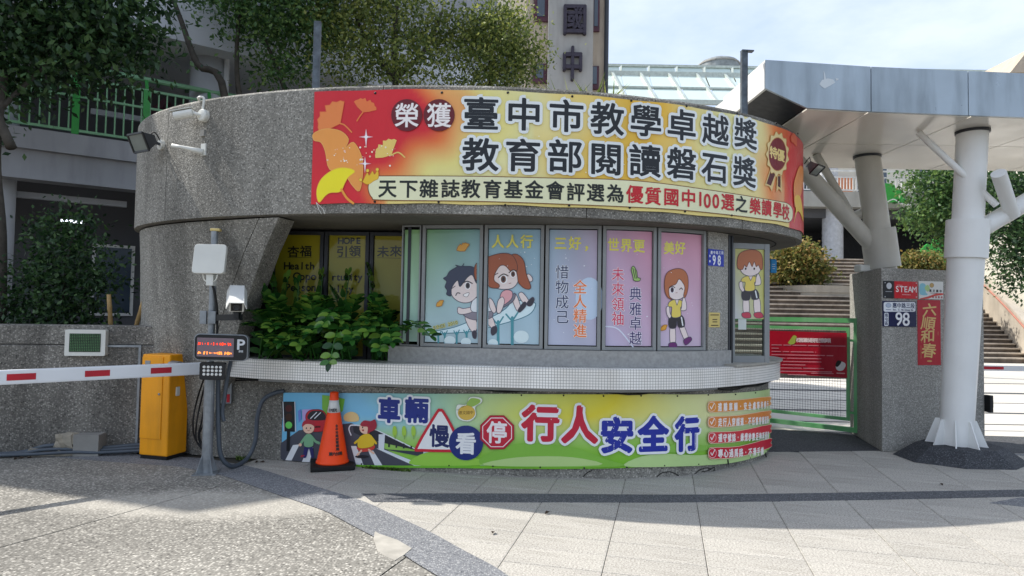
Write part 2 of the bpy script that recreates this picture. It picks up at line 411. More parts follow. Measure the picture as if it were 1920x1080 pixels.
def cracked():
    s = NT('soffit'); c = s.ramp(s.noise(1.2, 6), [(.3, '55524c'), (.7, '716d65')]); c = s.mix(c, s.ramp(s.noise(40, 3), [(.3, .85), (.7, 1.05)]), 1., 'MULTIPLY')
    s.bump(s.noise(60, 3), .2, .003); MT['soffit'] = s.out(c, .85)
cracked()
plain('sill', '9c9c9a', .75, 0, .2, 30); plain('alum', '8d9091', .42, .2, .1, 5); plain('dark_alum', '3a3d42', .45, .3, .15, 5)
plain('dark_inside', '14161a', .7); plain('soil', '1b1712', .95, 0, .4, 14, bump=.5); plain('concrete', '8b8984', .85, 0, .22, 3, bump=.25)
plain('galv', '8d9296', .45, .55, .25, 12); plain('white_paint', 'd6d6d2', .4, 0, .08, 4); plain('white_plastic', 'd2d2cb', .35, 0, .07, 4)
plain('black_plastic', '15171a', .4); plain('rubber', '141414', .75); plain('cable_grey', '4a525b', .5, 0, .12, 9); plain('cable_black', '0f1012', .5)
plain('yellow_paint', 'f2a00c', .38, 0, .1, 3, dirt=('6b4a12', .35)); plain('red_paint', 'b3152a', .45); plain('green_paint', '4f9a50', .42, 0, .15, 5, dirt=('3b5a3a', .4))
plain('orange', 'ff4a08', .45, 0, .08, 5); plain('joint', '1c1b19', .95); plain('rust_steel', '5f6870', .6, .3, .5, 16, dirt=('4a2f22', .6))
plain('cement', 'a5a198', .8, 0, .2, 9, bump=.2); plain('far_plaza', 'c0bcb4', .75, 0, .12, .5); plain('earth', '6f6a60', .9, 0, .2, .3)
plain('stud', '0c0c0d', .5); plain('note_yellow', 'cdb878', .5); plain('blue_plate', '1c2f9a', .4, 0, .08)
def glass(name, tint, rough=.02, alpha=.25):
    s = NT(name); g = s.n('BsdfGlossy'); g.inputs['Roughness'].default_value = rough; t = s.n('BsdfTransparent'); t.inputs['Color'].default_value = lin(tint)+(1,)
    fr = s.n('Fresnel'); fr.inputs['IOR'].default_value = 1.5; m = s.n('MixShader'); s.l(fr.outputs[0], m.inputs[0]); s.l(t.outputs[0], m.inputs[1]); s.l(g.outputs[0], m.inputs[2])
    s.l(m.outputs[0], s.o.inputs[0]); MT[name] = s.m
glass('glass', (.72, .78, .76)); glass('dark_glass', (.10, .12, .13))

# ------------------------------------------------------------------ ground
plain('slab_joint', '4a4740', .95, 0, .3, 3)
mb = MB(); mb.add([(-600, -300, -.02), (600, -300, -.02), (600, 900, -.02), (-600, 900, -.02)], [(0, 1, 2, 3)])
struct(mb.build('ground', 'earth'))
pv = struct(obj('pavement', [(-7, -2, -.012), (9.5, -2, -.012), (9.5, 8.2, -.012), (-7, 8.2, -.012)], [(0, 1, 2, 3)], 'slab_joint'))
d1 = np.array([.235, .972]); d2 = np.array([.972, -.235]); LA, LC = .600, .2615
proto = None; cnt = 0
ang = math.atan2(d2[1], d2[0])
def in_drive(x, y): return np.interp(y, [3.0, 3.7, 4.41, 5.09, 5.8, 6.26, 6.5], [.35, .012, -.53, -1.145, -2.03, -2.71, -3.3]) > x+.32
for i in range(-6, 12):
    for j in range(9, 30):
        a, b = -.3526+LA*i+LA/2, 3.811+LC*(j-12)+LC/2
        c = d2*a+d1*b
        if c[1] < 3.45 or c[1] > 7.35 or c[0] > .82*c[1]+.6 or c[0] < -3.6 or in_drive(*c) or ((c[0]+.2)/3.2)**2+((c[1]-7.9)/1.6)**2 < 1: continue
        if proto is None:
            m_ = MB(); g = .0022; x, y = LA/2-g, LC/2-g; e = .003
            m_.prism([(-x, -y), (x, -y), (x, y), (-x, y)], -.010, -.002).prism([(-x, -y), (x, -y), (x, y), (-x, y)], -.002, 0, [(-x+e, -y+e), (x-e, -y+e), (x-e, y-e), (-x+e, y-e)])
            proto = m_.build('paving_slab', 'granite', pv); o = proto
        else:
            o = proto.copy(); C.objects.link(o)
        o.location = (c[0], c[1], random.uniform(-.0007, .0007)); o.rotation_euler = (0, 0, ang+random.choice((0, math.pi))); o.parent = pv; cnt += 1
for o in [q for q in bpy.data.objects if q.name.startswith('paving_slab')]: o.location.z -= .0
pv.location.z = -.0
# plan level 0 is the top of the slabs; driveway and bands lie 4 mm above
outer = spline([(-4.6, 6.75), (-3.6, 6.52), (-3.05, 6.42), (-2.71, 6.26), (-2.375, 6.07), (-2.03, 5.8), (-1.586, 5.442), (-1.145, 5.086), (-.855, 4.77), (-.53, 4.408), (-.274, 4.078), (-.04, 3.78), (.16, 3.4), (.4, 2.9), (.6, 2.3)], 5)
OS = Surf(outer)
def strip(name, a, b, mat, parent, z0=-.006, z1=.004):
    n = len(a); v = []
    for p, q in zip(a, b): v += [(p[0], p[1], z0), (p[0], p[1], z1), (q[0], q[1], z1), (q[0], q[1], z0)]
    f = [(4*i+k, 4*i+4+k, 4*i+4+(k+1) % 4, 4*i+(k+1) % 4) for i in range(n-1) for k in range(4)]+[(0, 1, 2, 3), (4*n-1, 4*n-2, 4*n-3, 4*n-4)]
    return obj(name, v, f, mat, parent)
drive = struct(obj('driveway', [(-14, -2, .0005), (1.2, -2, .0005)]+[(OS.at(u, 0)[0], OS.at(u, 0)[1], .0005) for u in np.linspace(OS.len, 0, 60)]+[(-14, 7.2, .0005)], [tuple(range(63))], 'joint'))
us = np.linspace(0, OS.len, 90)
strip('border_band', [OS.at(u, 0, 0) for u in us], [OS.at(u, 0, .34) for u in us], 'border_agg', drive)
# panels inside the border, cut by two saw joints
inn = [OS.at(u, 0, .352) for u in us]
def cut(poly, a, b, keep):     # half-plane clip
    a, b = np.array(a), np.array(b); nrm = np.array([-(b-a)[1], (b-a)[0]])*keep; out = []
    for i in range(len(poly)):
        p, q = np.array(poly[i][:2]), np.array(poly[(i+1) % len(poly)][:2]); dp, dq = (p-a)@nrm, (q-a)@nrm
        if dp >= 0: out.append(tuple(p))
        if dp*dq < 0: out.append(tuple(p+(q-p)*dp/(dp-dq)))
    return out
full = [(-14, -2), (1.0, -2)]+[(p[0], p[1]) for p in inn[::-1]]+[(-14, 7.0)]
J1a, J1b = gz(0, 1028)[:2], gz(450, 902)[:2]; J2a, J2b = gz(715, 1080)[:2], gz(775, 1036)[:2]; g = .006
def side(a, b, k): n_ = np.array([-(b-a)[1], (b-a)[0]]); n_ /= np.hypot(*n_); return a+n_*g*k, b+n_*g*k
A1, B1 = side(J1a, J1b, 1); A2, B2 = side(J1a, J1b, -1); A3, B3 = side(J2a, J2b, 1); A4, B4 = side(J2a, J2b, -1)
for poly in (cut(full, A1, B1, 1), cut(cut(full, A2, B2, -1), A3, B3, 1), cut(cut(full, A2, B2, -1), A4, B4, -1)):
    if len(poly) > 2: MB().prism(poly, -.006, .0045).build('driveway_panel', 'drive_agg', drive)
pt = [gz(*p)[:2] for p in ((703, 998), (712, 1003), (745, 1014), (772, 1030), (758, 1042), (740, 1053), (722, 1045), (708, 1035), (700, 1012))]
MB().prism([tuple(p) for p in pt], .001, .0075).build('cement_patch', 'cement', drive)
ba = [gz(x, y)[:2] for x, y in ((640, 925), (960, 926), (1280, 928), (1600, 924), (1920, 918.5))]; bb = [gz(x, y)[:2] for x, y in ((640, 941), (960, 942), (1280, 942), (1600, 938), (1920, 931.5))]
ba[0] = np.array([-1.20, 5.29]); bb[0] = np.array([-1.06, 5.07]); ba.append(ba[-1]+(ba[-1]-ba[-2])*1.5); bb.append(bb[-1]+(bb[-1]-bb[-2])*1.5)
strip('paving_band', spline(ba, 6), spline(bb, 6), 'band_agg', pv, -.006, .0035)
strip('paving_band', [(3.95, 5.32), (5.6, 4.65), (7, 4.1)], [(4.35, 5.5), (6.0, 4.92), (7.4, 4.4)], 'border_agg', pv, -.006, .003)
strip('paving_band', [(5.55, 7.28), (6.4, 6.85), (7.8, 6.3)], [(6.5, 7.3), (7.2, 6.98), (8.4, 6.5)], 'border_agg', pv, -.006, .003)
dk = struct(MB().prism([(2.3, 7.1), (3.51, 7.25), (4.4, 7.36), (5.5, 7.31), (9.5, 7.42), (9.5, 8.3), (6.7, 8.35), (4.2, 8.5), (2.3, 8.7)], -.008, .004).build('threshold_strip', 'dark_pave'))
fp = struct(MB().prism([(1.5, 8.0), (30, 8.0), (30, 30), (-3, 30), (-3, 8.0)], -.016, -.003).build('courtyard', 'far_plaza'))
for y, wd in ((9.3, .05), (10.4, .12), (11.7, .05), (13.2, .22), (15.3, .12)): strip('paving_line', [(2, y), (24, y)], [(2, y+wd), (24, y+wd)], 'dark_pave', fp, -.008, .001)
# ------------------------------------------------------------------ guard booth
ECX, ECY, EA, EB = -.49, 7.57, 3.80, 2.15
def E(t): return (ECX+EA*math.cos(t), ECY+EB*math.sin(t))
ES = Surf([E(RAD(150)+RAD(250)*i/400) for i in range(401)])          # left back -> front -> right back
LOW = spline([(-3.25, 6.60), (-2.81, 6.48), (-2.25, 6.40), (-1.34, 6.19), (-.82, 6.07), (.09, 5.94), (.61, 5.91), (1.07, 5.92), (1.63, 6.06), (2.0, 6.27), (2.44, 6.62), (2.70, 6.88), (2.87, 7.15), (2.93, 7.5), (2.85, 8.0), (2.55, 8.5), (1.9, 9.0)], 8)
LS = Surf(LOW)
LEDGE = spline([(-2.9, 6.36), (-2.62, 6.22), (-2.3, 6.10), (-1.3, 5.88), (0, 5.73), (.6, 5.70), (1.1, 5.73), (1.7, 5.89), (2.3, 6.29), (2.75, 6.74), (3.0, 7.15), (3.07, 7.5), (2.98, 8.0)], 8)
GS = Surf(LEDGE)
ZS, ZT, ZL, ZLB = 2.32, 3.45, 1.015, .83
booth = thing('guard_booth', 'oval grey pebble-finish concrete guard booth with white tiled ledge', 'guard booth', (-.4, 7.4, 0))
# upper band in separate cast panels
seams = [0]+[ES.px(x, y)[0] for x, y in ((313, 300), (713, 400), (1100, 410), (1392, 430))]+[ES.len]
for a, b in zip(seams, seams[1:]):
    sweep(ES, a+(.004 if a else 0), b-.004, [(0, ZS+.012), (0, ZT-.025), (-.012, ZT-.006), (-.03, ZT), (-.2, ZT), (-.22, ZT-.02), (-.22, ZS)], .09).build('fascia_panel', 'wall_agg', booth)
sweep(ES, .02, ES.len-.02, rect(-.2, -.03, ZS+.02, ZT-.04), .2).build('fascia_backing', 'joint', booth)
n = 72; ring = [E(2*math.pi*i/n) for i in range(n)]
MB().prism([(ECX+(p[0]-ECX)*.985, ECY+(p[1]-ECY)*.985) for p in ring], ZS-.0, ZS+.10).build('soffit', 'soffit', booth)
MB().prism([(ECX+(p[0]-ECX)*.95, ECY+(p[1]-ECY)*.93) for p in ring], 3.1, 3.25).build('roof', 'concrete', booth)
# drip groove at the round end of the soffit
gr = Surf([(ECX+(E(t)[0]-ECX)*.93, ECY+(E(t)[1]-ECY)*.88) for t in np.linspace(RAD(300), RAD(372), 50)])
sweep(gr, 0, gr.len, rect(-.012, 0, ZS-.004, ZS+.02), .06).build('drip_groove', 'joint', booth)
# full-height wall at the left end, leaning in towards its foot, in three panels with a slanting jamb
t0, t1 = RAD(165), None
uj = ES.px(525, 408)[0]; ul = ES.px(266, 420)[0]; ul = 1.02
TOPC = [ES.at(ul+(uj-ul)*i/40, ZS) for i in range(41)]
BOTC = Surf(spline([(-4.45, 8.2), (-4.36, 7.62), (-4.12, 7.1), (-3.7, 6.8), (-3.1, 6.55)], 12))
def WP(s_, t, off=0):          # s along the wall, t 0 top .. 1 foot
    i = s_*40; k = min(int(i), 39); a = TOPC[k]+(TOPC[k+1]-TOPC[k])*(i-k); b = BOTC.at(s_*BOTC.len, 0)
    p = a+(b-a)*t; q = t**.8; p[:2] = a[:2]+(b[:2]-a[:2])*q; off -= .05*(1-t)*min(1, (1-s_)*6); n_ = ES.at(ul+(uj-ul)*s_, 0, 1)-ES.at(ul+(uj-ul)*s_, 0, 0); return p+n_*off
def wall_panel(s0, s1, t0_, t1_, sl0=0, sl1=0, mat='wall_agg', name='wall_panel'):
    n, m = max(2, int((s1-s0)*24)), 8; mb = MB()
    for off in (0, -.24):
        v = []
        for i in range(n+1):
            for j in range(m+1):
                t = t0_+(t1_-t0_)*j/m; a = s0+sl0*(t-t0_); b = s1+sl1*(t-t0_); v.append(WP(min(1, a+(b-a)*i/n), t, off))
        mb.add(v, [(i*(m+1)+j, (i+1)*(m+1)+j, (i+1)*(m+1)+j+1, i*(m+1)+j+1) for i in range(n) for j in range(m)])
    N = (n+1)*(m+1)
    for q in ([i*(m+1) for i in range(n+1)], [i*(m+1)+m for i in range(n+1)], list(range(m+1)), [n*(m+1)+j for j in range(m+1)]):
        mb.f += [(q[i], q[i+1], q[i+1]+N, q[i]+N) for i in range(len(q)-1)]
    return mb.build(name, mat, booth)
def s_of(x, y, t):             # wall coordinate whose point at height t projects on pixel column x
    best = min(np.linspace(0, 1, 400), key=lambda s_: abs(CMI(WP(s_, t))-x)); return best
CI = np.linalg.inv(M3)
def CMI(p): q = CI@(np.array(p)-[0, 0, EYE]); return 960+F*q[0]/-q[2]
sA = s_of(308, 450, .1); sB = s_of(482, 420, .02)
wall_panel(0, sA-.002, .006, 1); wall_panel(sA+.002, sB-.0015, .006, 1, 0, -.05); wall_panel(sB+.0015, 1, .006, 1, -.05)
# low wall under the ledge, ledge, sill
u0, u1 = 0, LS.len
sweep(LS, u0, u1, rect(-.2, 0, 0, ZLB+.02), .08).build('lower_wall', 'base_agg', booth)
def sweep_uv(sf, a, b, z0, z1, inn, name, mat):
    n = int((b-a)/.08); v, uv, f = [], [], []
    for i in range(n+1):
        u = a+(b-a)*i/n
        for o, z, q in ((0, z0, 0), (0, z1-.008, z1-z0), (-.008, z1, z1-z0+.01), (-inn, z1, z1-z0+inn), (-inn, z0, -inn), (0, z0, -.0001)):
            v.append(sf.at(u, z, o)); uv.append((u, q))
    m = 6; f = [(i*m+k, (i+1)*m+k, (i+1)*m+k+1, i*m+k+1) for i in range(n) for k in range(m-1)]+[tuple(range(m-1)), tuple(n*m+k for k in range(m-1))]
    return obj(name, v, f, mat, booth, uv=uv)
sweep_uv(GS, 0, GS.len, ZLB, ZL, .42, 'tiled_ledge', 'mosaic_tile')
ua = GS.px(1377, 690)[0]; sweep(GS, ua, GS.len, rect(-.40, .025, ZL+.002, ZL+.022), .06).build('ledge_cap', 'cement', booth)
sweep(GS, GS.px(470, 725)[0], GS.px(1362, 725)[0], rect(-.16, -.10, ZLB-.035, ZLB-.004), .1).build('drip_rail', 'alum', booth)
sa, sb = LS.px(732, 665)[0], LS.px(1362, 670)[0]
sweep(LS, sa, sb, rect(-.12, .055, ZL+.002, 1.165), .08).build('window_sill', 'sill', booth)
# soil trough of the planter and the recessed wall behind it
rc = [(-2.75, 6.53), (-1.02, 6.47)]; RS = Surf(rc)
MB().prism([(-2.5, 6.26), (-1.3, 5.99), (-1.0, 6.05), (-1.0, 6.5), (-2.7, 6.5)], .84, .97).build('planter_soil', 'soil', booth)
MB().bar((-.985, 6.09, 1.65), (-.985, 6.5, 1.65), .03, 1.32).build('recess_side', 'dark_alum', booth)
# ------------------------------------------------------------------ windows
def window(sf, x0, x1, y0, y1, z0, z1, fw, name='window', mat='alum', off=0., gl='dark_glass'):
    a, b = sf.px(x0, y0)[0], sf.px(x1, y1)[0]; mb = MB(); m = (a+b)/2
    for p, q, c, d in ((a, a+fw, z0, z1), (b-fw, b, z0, z1)): sweep(sf, p, q, rect(off-.05, off+.03, c, d), 1, mb)
    sweep(sf, a+fw, b-fw, rect(off-.05, off+.026, z1-fw, z1), .2, mb); sweep(sf, a+fw, b-fw, rect(off-.05, off+.026, z0, z0+fw), .2, mb)
    w_ = mb.build(name, mat, booth)
    sweep(sf, a+fw, b-fw, rect(off-.012, off-.004, z0+fw, z1-fw), .2).build('pane', gl, w_)
    return a+fw, b-fw
WZ0, WZ1 = 1.17, 2.315
WIN = []
for x0, x1 in ((754, 789), (792, 905), (908, 1019), (1022, 1126), (1129, 1228), (1231, 1319)):
    WIN.append(window(LS, x0, x1, 540, 540, WZ0, WZ1, .030 if x1-x0 > 40 else .012))
RW = []
for x0, x1 in ((508, 606), (608, 691), (693, 775)):
    RW.append(window(RS, x0, x1, 540, 540, 1.0, 2.29, .035, 'recess_window', 'dark_alum'))
a, b = LS.px(1323, 560)[0], LS.px(1360, 560)[0]
sweep(LS, a, b, rect(-.25, .03, ZL+.002, ZS-.004), .1).build('corner_pillar', 'pillar_agg', booth)
mb = MB()
for x in (1362.5, 1368): p = LS.at(LS.px(x, 560)[0], 0, .01); mb.box((p[0], p[1], 1.67), (.022, .05, 1.27), rz=.5)
mb.build('door_frame', 'dark_alum', booth)
# open glazed casement beside the pillar
A_, B_ = at(1369, 570, 6.46), at(1443, 570, 6.55); DS = Surf([A_[:2], B_[:2]]); dl = DS.len
cz0, cz1 = 1.03, 2.245; mb = MB(); fw = .055
for p, q, c, d in ((0, fw, cz0, cz1), (dl-fw, dl, cz0, cz1), (fw, dl-fw, cz0, cz0+fw*1.3), (fw, dl-fw, cz1-fw, cz1)): sweep(DS, p, q, rect(-.045, 0 if p in (0,) or q == dl else -.003, c, d), 1, mb)
cs = mb.build('casement', 'alum', booth)
sweep(DS, fw, dl-fw, rect(-.026, -.02, cz0+.07, cz1-fw), 1).build('pane', 'glass', cs)
# dark interior: back wall and a floor slab inside the booth
bk = Surf([(ECX+.86*EA*math.cos(t), ECY+.86*EB*math.sin(t)) for t in np.linspace(RAD(205), RAD(48), 40)])
sweep(bk, 0, bk.len, rect(-.02, .1, 0, ZS-.004), .3).build('back_wall', 'dark_inside', booth)
MB().prism([(-2.7, 6.7), (2.3, 6.75), (2.6, 7.4), (2.2, 8.6), (-3, 8.8), (-3.6, 7.6)], .0, .15).build('floor', 'concrete', booth)
# ------------------------------------------------------------------ upper banner
ub = thing('banner', 'long red and yellow award banner wrapped round the top of the guard booth', 'banner', (0, 5.4, 2.4))
BU0, BU1 = ES.px(588, 280)[0], ES.px(1504, 340)[0]
BZ1 = np.mean([ES.px(x, y)[1] for x, y in ((600, 177), (853, 173), (1050, 177), (1281, 200), (1460, 233))]); BZ0 = np.mean([ES.px(x, y)[1] for x, y in ((590, 385), (822, 380), (1050, 389), (1281, 403), (1460, 421))])
uf = lambda x: (ES.px(x, 280)[0]-BU0)/(BU1-BU0)
st1 = [(0, 'd61f2c'), (uf(720), 'de2430'), (uf(760), 'f07a3c'), (uf(850), 'f4e78c'), (uf(960), 'f3ecaa'), (uf(1100), 'f6c94a'), (uf(1210), 'f7c340'), (uf(1330), 'f0eeaa'), (uf(1405), 'f6e39a'), (uf(1445), 'f08a48'), (uf(1470), 'da2a30'), (1, 'd22a30')]
def bcol(i, t):
    k = i+.05*math.sin(t*5+1)*(i < .35)-.02*t+.012*math.sin(i*60+t*9); c = lerpc(st1, k)
    if .33 < i < .86: c = c*(1-.5*max(0, math.sin(i*21+2)*math.sin(t*6)))+np.array(lin('f3ecaa'))*.5*max(0, math.sin(i*21+2)*math.sin(t*6))
    if t < .055 and i > .12: c = np.array(lin('f2dc86' if i < .88 else 'd8383a'))
    return np.clip(c, 0, .92)
sheet('banner_sheet', ES, BU0, BU1, lambda u: (BZ0+.004*math.sin(u*9), BZ1+.004*math.sin(u*8+1)), bcol, ub, .016, 150, 22, wav=.0025, thick=.004)
pr = Print(ES, .0200, .00013, .03)
def ginkgo(pr, x, y, r, a0, col, line=None, stem=None):
    p = [(x, y)]
    for k in range(13):
        a = a0-1.05+2.1*k/12; q = r*(1+.05*math.sin(k*2.9))*(.86 if k == 6 else 1); p.append((x+q*math.cos(a), y+q*math.sin(a)))
    e1, e2 = p[1], p[-1]
    p = [(x, y), (x+(e1[0]-x)*.45+(-math.sin(a0))*-r*.12, y+(e1[1]-y)*.45+math.cos(a0)*-r*.12)]+p[1:]+[(x+(e2[0]-x)*.45-math.sin(a0)*r*-.02*-1, y+(e2[1]-y)*.45+math.cos(a0)*r*.1)]
    pr.poly(p, col, line, .006)
    if stem: pr.stroke([(x, y)]+stem, .012, col)
ginkgo(pr, 640, 233, 42, RAD(-140), 'f08a45', 'e86a38', [(648, 236), (661, 249)]); ginkgo(pr, 682, 212, 26, RAD(-70), 'ef7c40', None, [(676, 220), (671, 228)])
pr.blob([(590, 252), (612, 243), (640, 247), (655, 262), (650, 278), (664, 268), (678, 290), (682, 318), (676, 358), (662, 348), (650, 332), (620, 318), (612, 285), (604, 268), (591, 264)], 'f3a04a', 'f2b45c', .006)
ginkgo(pr, 735, 292, 30, RAD(-130), 'f2d070', None, [(748, 287), (760, 296)])
pr.blob([(600, 380), (596, 358), (606, 335), (630, 318), (652, 316), (667, 322), (655, 333), (648, 345), (640, 360), (622, 362), (612, 368)], 'f7e81e', 'f4c63a', .006); pr.stroke([(642, 356), (652, 372), (664, 382)], .02, 'f4a23c')
for x, y, r in ((688, 258, 3.4), (697, 341, 2.6), (686, 308, 3)):
    pr.poly([(x-r*4, y), (x, y-r*.7), (x+r*4, y), (x, y+r*.7)], 'f6c6cf'); pr.poly([(x, y-r*4.5), (x+r*.7, y), (x, y+r*6), (x-r*.7, y)], 'f8dfe4'); pr.ell(x, y, r*.9, r*.9, 'ffffff')
for k in range(38): pr.ell(random.uniform(612, 745), random.uniform(275, 312), *(2*[random.choice((.8, 1, 1.3, 2))]), random.choice(('fbe9c8', 'fff6e6', 'f9c9b0')), n=6, up=False)
for k in range(26): pr.ell(random.uniform(960, 1400), random.uniform(225, 345)*.35+random.choice((175, 215)), *(2*[random.choice((1, 1.4, 2.2))]), 'fdf6cf', n=6, up=False)
pr.blob([(1478, 262), (1483, 250), (1489, 258), (1490, 275), (1484, 270)], 'e8623a'); pr.blob([(1488, 330), (1484, 350), (1486, 388), (1492, 380), (1500, 355), (1502, 318), (1495, 312)], 'ee8f3e'); pr.blob([(1486, 372), (1492, 366), (1498, 376), (1502, 415), (1496, 400), (1490, 398), (1484, 420), (1488, 395)], 'f2c42e')
pill = spline([(700, 333), (712, 331), (880, 331.5), (1040, 335), (1150, 337.5), (1240, 345), (1360, 362), (1450, 377), (1474, 383), (1482, 397), (1477, 416), (1450, 414), (1360, 403), (1240, 392), (1040, 383), (880, 378), (720, 376), (699, 371), (692, 352)], 6, True)
pr.poly(pill, 'efeec4', '7a4a20', .007)
pr.blob([(676, 337), (681, 342), (690, 325), (694, 330), (700, 322), (704, 328), (710, 320), (711, 335), (703, 340), (690, 347)], 'f3c531', 'd08a20', .004)
for x, y in ((678, 338), (691, 321), (709, 319)): pr.ell(x, y, 3, 3, 'f6d648', 'd08a20', .003)
pr.build('artwork', ub, keep=True)
zu = pr.z
for x in (764, 824): pr.ell(x, 217.5, 29, 30, '6a1620', n=28)
pr.chars([('榮', 764, 217.5), ('獲', 824, 217.5)], 47, 48, 'fbf4f0', bold=.006)
W1, H1 = .318, .302
r1 = list(zip('臺中市教學卓越獎', (902, 982, 1061, 1137, 1209, 1275.5, 1338.5, 1394.5), (214.8, 215.9, 219, 224, 228, 235.6, 244.6, 252)))
r2 = list(zip('教育部閱讀磐石獎', (901, 980, 1058, 1134.5, 1207, 1275, 1337, 1392), (291, 292.5, 294, 299, 302.5, 307.7, 314.7, 323.4)))
for ch, x, y in r1+r2: q = pr.uv(x, y); pr.glyphuv(ch, q[0], q[1], W1, H1*.98, '1c2026', bold=.0125, out=(.026, 'eef2f0'))
pr.build('title_lettering', ub); pr.z = zu
xs = (728, 767, 805, 845, 883, 923, 962, 1001, 1040, 1078, 1115, 1152, 1188, 1222, 1256, 1288, 1309.8, 1322.7, 1338.5, 1360.8, 1386.3, 1411.8, 1433.3, 1453.4, 1468.7)
ys = (354, 354.5, 354.5, 355, 355, 355.5, 356, 356.5, 358, 361, 362, 363.5, 365, 368.5, 370, 372.3, 374, 377.5, 378.3, 379.5, 383.5, 387.6, 390.3, 394.3, 398.3)
for i, (ch, x, y) in enumerate(zip('天下雜誌教育基金會評選為優質國中100選之樂讀學校', xs, ys)):
    q = pr.uv(x, y); pr.glyphuv(ch, q[0], q[1], .165, .165 if not ch.isdigit() else .18, ('c9202a' if i > 11 and ch != '之' else '20241f'), bold=.0075)
pr.build('subtitle_lettering', ub); pr.z = zu
# award rosette
n = 13; P = [(1453.5+(23.5 if k % 2 else 20)*math.cos(k*math.pi/n)*.92, 290+(43 if k % 2 else 37)*math.sin(k*math.pi/n)) for k in range(2*n)]
pr.poly([(1440, 318), (1430, 348), (1438, 350), (1443, 360), (1450, 332)], 'e9c98a'); pr.poly([(1441, 320), (1433, 345), (1441, 349), (1449, 328)], '5a1a20')
pr.poly([(1453, 330), (1451, 361), (1456, 354), (1462, 362), (1461, 330)], 'e9c98a'); pr.poly([(1454, 331), (1454, 350), (1459, 353), (1459, 331)], '4a1418')
pr.poly(spline(P, 3, True), 'efd79a', 'c79a4e', .006); pr.ell(1453.5, 290, 16.5, 31, '7c1c28', 'c88a4a', .007, 26)
pr.chars([('特', 1446, 287), ('優', 1459.5, 292)], 15, 23, 'f6dc8e', bold=.008)
pr.build('rosette', ub)
# studs that hold the banner
def studs(pts, sf, parent, r=.011, off=.018):
    for k, (x, y) in enumerate(pts):
        u, z = sf.px(x, y); p = Vector(sf.at(u, z, off)); q = Vector(sf.at(u, z, off+.008))
        MB().lathe([(r, 0), (r, .004), (r*.5, .008)], p, 8, q-p).build('stud', 'stud', parent)
studs([(705, 176), (829, 175), (952, 175), (1072, 182), (1182, 190), (1285, 200), (1379, 213), (1452, 232), (1492, 251), (704, 379), (823, 379.5), (947, 385.5), (1066, 386), (1179, 390), (1282, 397), (1369, 404)], ES, ub)
for a in (0, 1):
    u = BU0+.03; MB().tube([ES.at(u+.02, BZ0+.01, .02), ES.at(u+.05+.04*a, BZ0-.05, .03), ES.at(u+.07+.03*a, BZ0-.09, .015)], .003, 5).build('cable_tie', 'white_plastic', ub)

# ------------------------------------------------------------------ lower banner
lb = thing('banner', 'green and blue road-safety banner wrapped round the foot of the guard booth', 'banner', (0, 5.9, .1))
LU0, LU1 = LS.px(531, 800)[0], LS.px(1441, 790)[0]
lz1 = lambda u: np.interp(u, [LS.px(x, 735)[0] for x in (531, 720, 960, 1200, 1380, 1441)], [LS.px(x, y)[1] for x, y in ((531, 736), (720, 737), (960, 738), (1200, 738), (1380, 736), (1436, 731))])
lz0 = lambda u: np.interp(u, [LS.px(x, 850)[0] for x in (531, 720, 960, 1200, 1380, 1441)], [LS.px(x, y)[1] for x, y in ((531, 859), (720, 874), (960, 878), (1200, 875), (1380, 860), (1438, 843))])
lf = lambda x: (LS.px(x, 800)[0]-LU0)/(LU1-LU0)
def lcol(i, t):
    skyc = lerpc([(0, '72bfe6'), (.16, '86c8e8'), (.30, 'a5d6c0'), (.45, 'd6e070'), (.55, 'e8d83a'), (.66, 'dfe39a'), (.8, 'e6e6b0'), (.92, 'c6dca0'), (1, 'b6cf86')], i+.03*math.sin(t*6+i*9))
    k = t+.05*math.sin(i*9)+.04*math.sin(i*31+t*11); c = lerpc([(0, '7cc02a'), (.2, '8cc640'), (.42, 'a9d273'), (.62, 'c5dfb0')], k) if i > .14 else skyc
    f = min(1, max(0, (t-.38)/.3)) if i > .14 else 1; c = c*(1-f)+skyc*f
    return np.clip(c, 0, .9)
sheet('banner_sheet', LS, LU0, LU1, lambda u: (lz0(u), lz1(u)), lcol, lb, .016, 150, 20, wav=.003, thick=.004)
pr = Print(LS, .0200, .00013, .03)
Z = lambda *p: [(510+x/4, 720+y/4) for x, y in p]
pr.poly([(x, y) for x, y in Z((75, 440), (210, 345), (600, 290), (700, 330), (850, 480), (1085, 605), (830, 612), (690, 608), (100, 570), (72, 560))], '4b4d58')
for q in (((165, 455), (215, 450), (155, 570), (108, 568)), ((285, 470), (318, 470), (290, 583), (232, 580)), ((600, 462), (640, 462), (695, 607), (640, 608)), ((730, 500), (765, 495), (838, 611), (780, 612))): pr.poly(Z(*q), 'e6e8ea')
pr.stroke(Z((600, 380), (585, 330), (620, 305), (780, 340), (1090, 490)), .012, 'e8ecf0'); pr.poly(Z((615, 320), (640, 310), (790, 345), (1090, 492), (850, 440), (700, 400), (620, 360)), '2a2c36')
for k in range(4): pr.poly(Z((880+55*k, 405+18*k), (893+55*k, 410+18*k), (890+55*k, 470+5*k), (878+55*k, 470+5*k)), '2a2c36')
pr.poly(Z((790, 480), (840, 485), (1150, 605), (1080, 612)), 'dfe6ea'); pr.poly(Z((845, 485), (1150, 505), (1640, 606), (1560, 604), (1150, 545)), '39404a'); pr.poly(Z((1190, 530), (1620, 604), (1570, 606), (1180, 545)), 'c9d2d6')
pr.poly(Z((808, 375), (855, 372), (848, 490), (806, 480)), 'dfe4ea'); pr.poly(Z((1140, 500), (1195, 500), (1190, 610), (1140, 610)), 'cfdce6')
pr.poly(Z((640, 600), (700, 604), (1500, 606), (1500, 625), (640, 618)), '74b830')
pr.blob(Z((1080, 545), (1250, 500), (1560, 560), (1640, 600), (1080, 606)), '9ad04a')
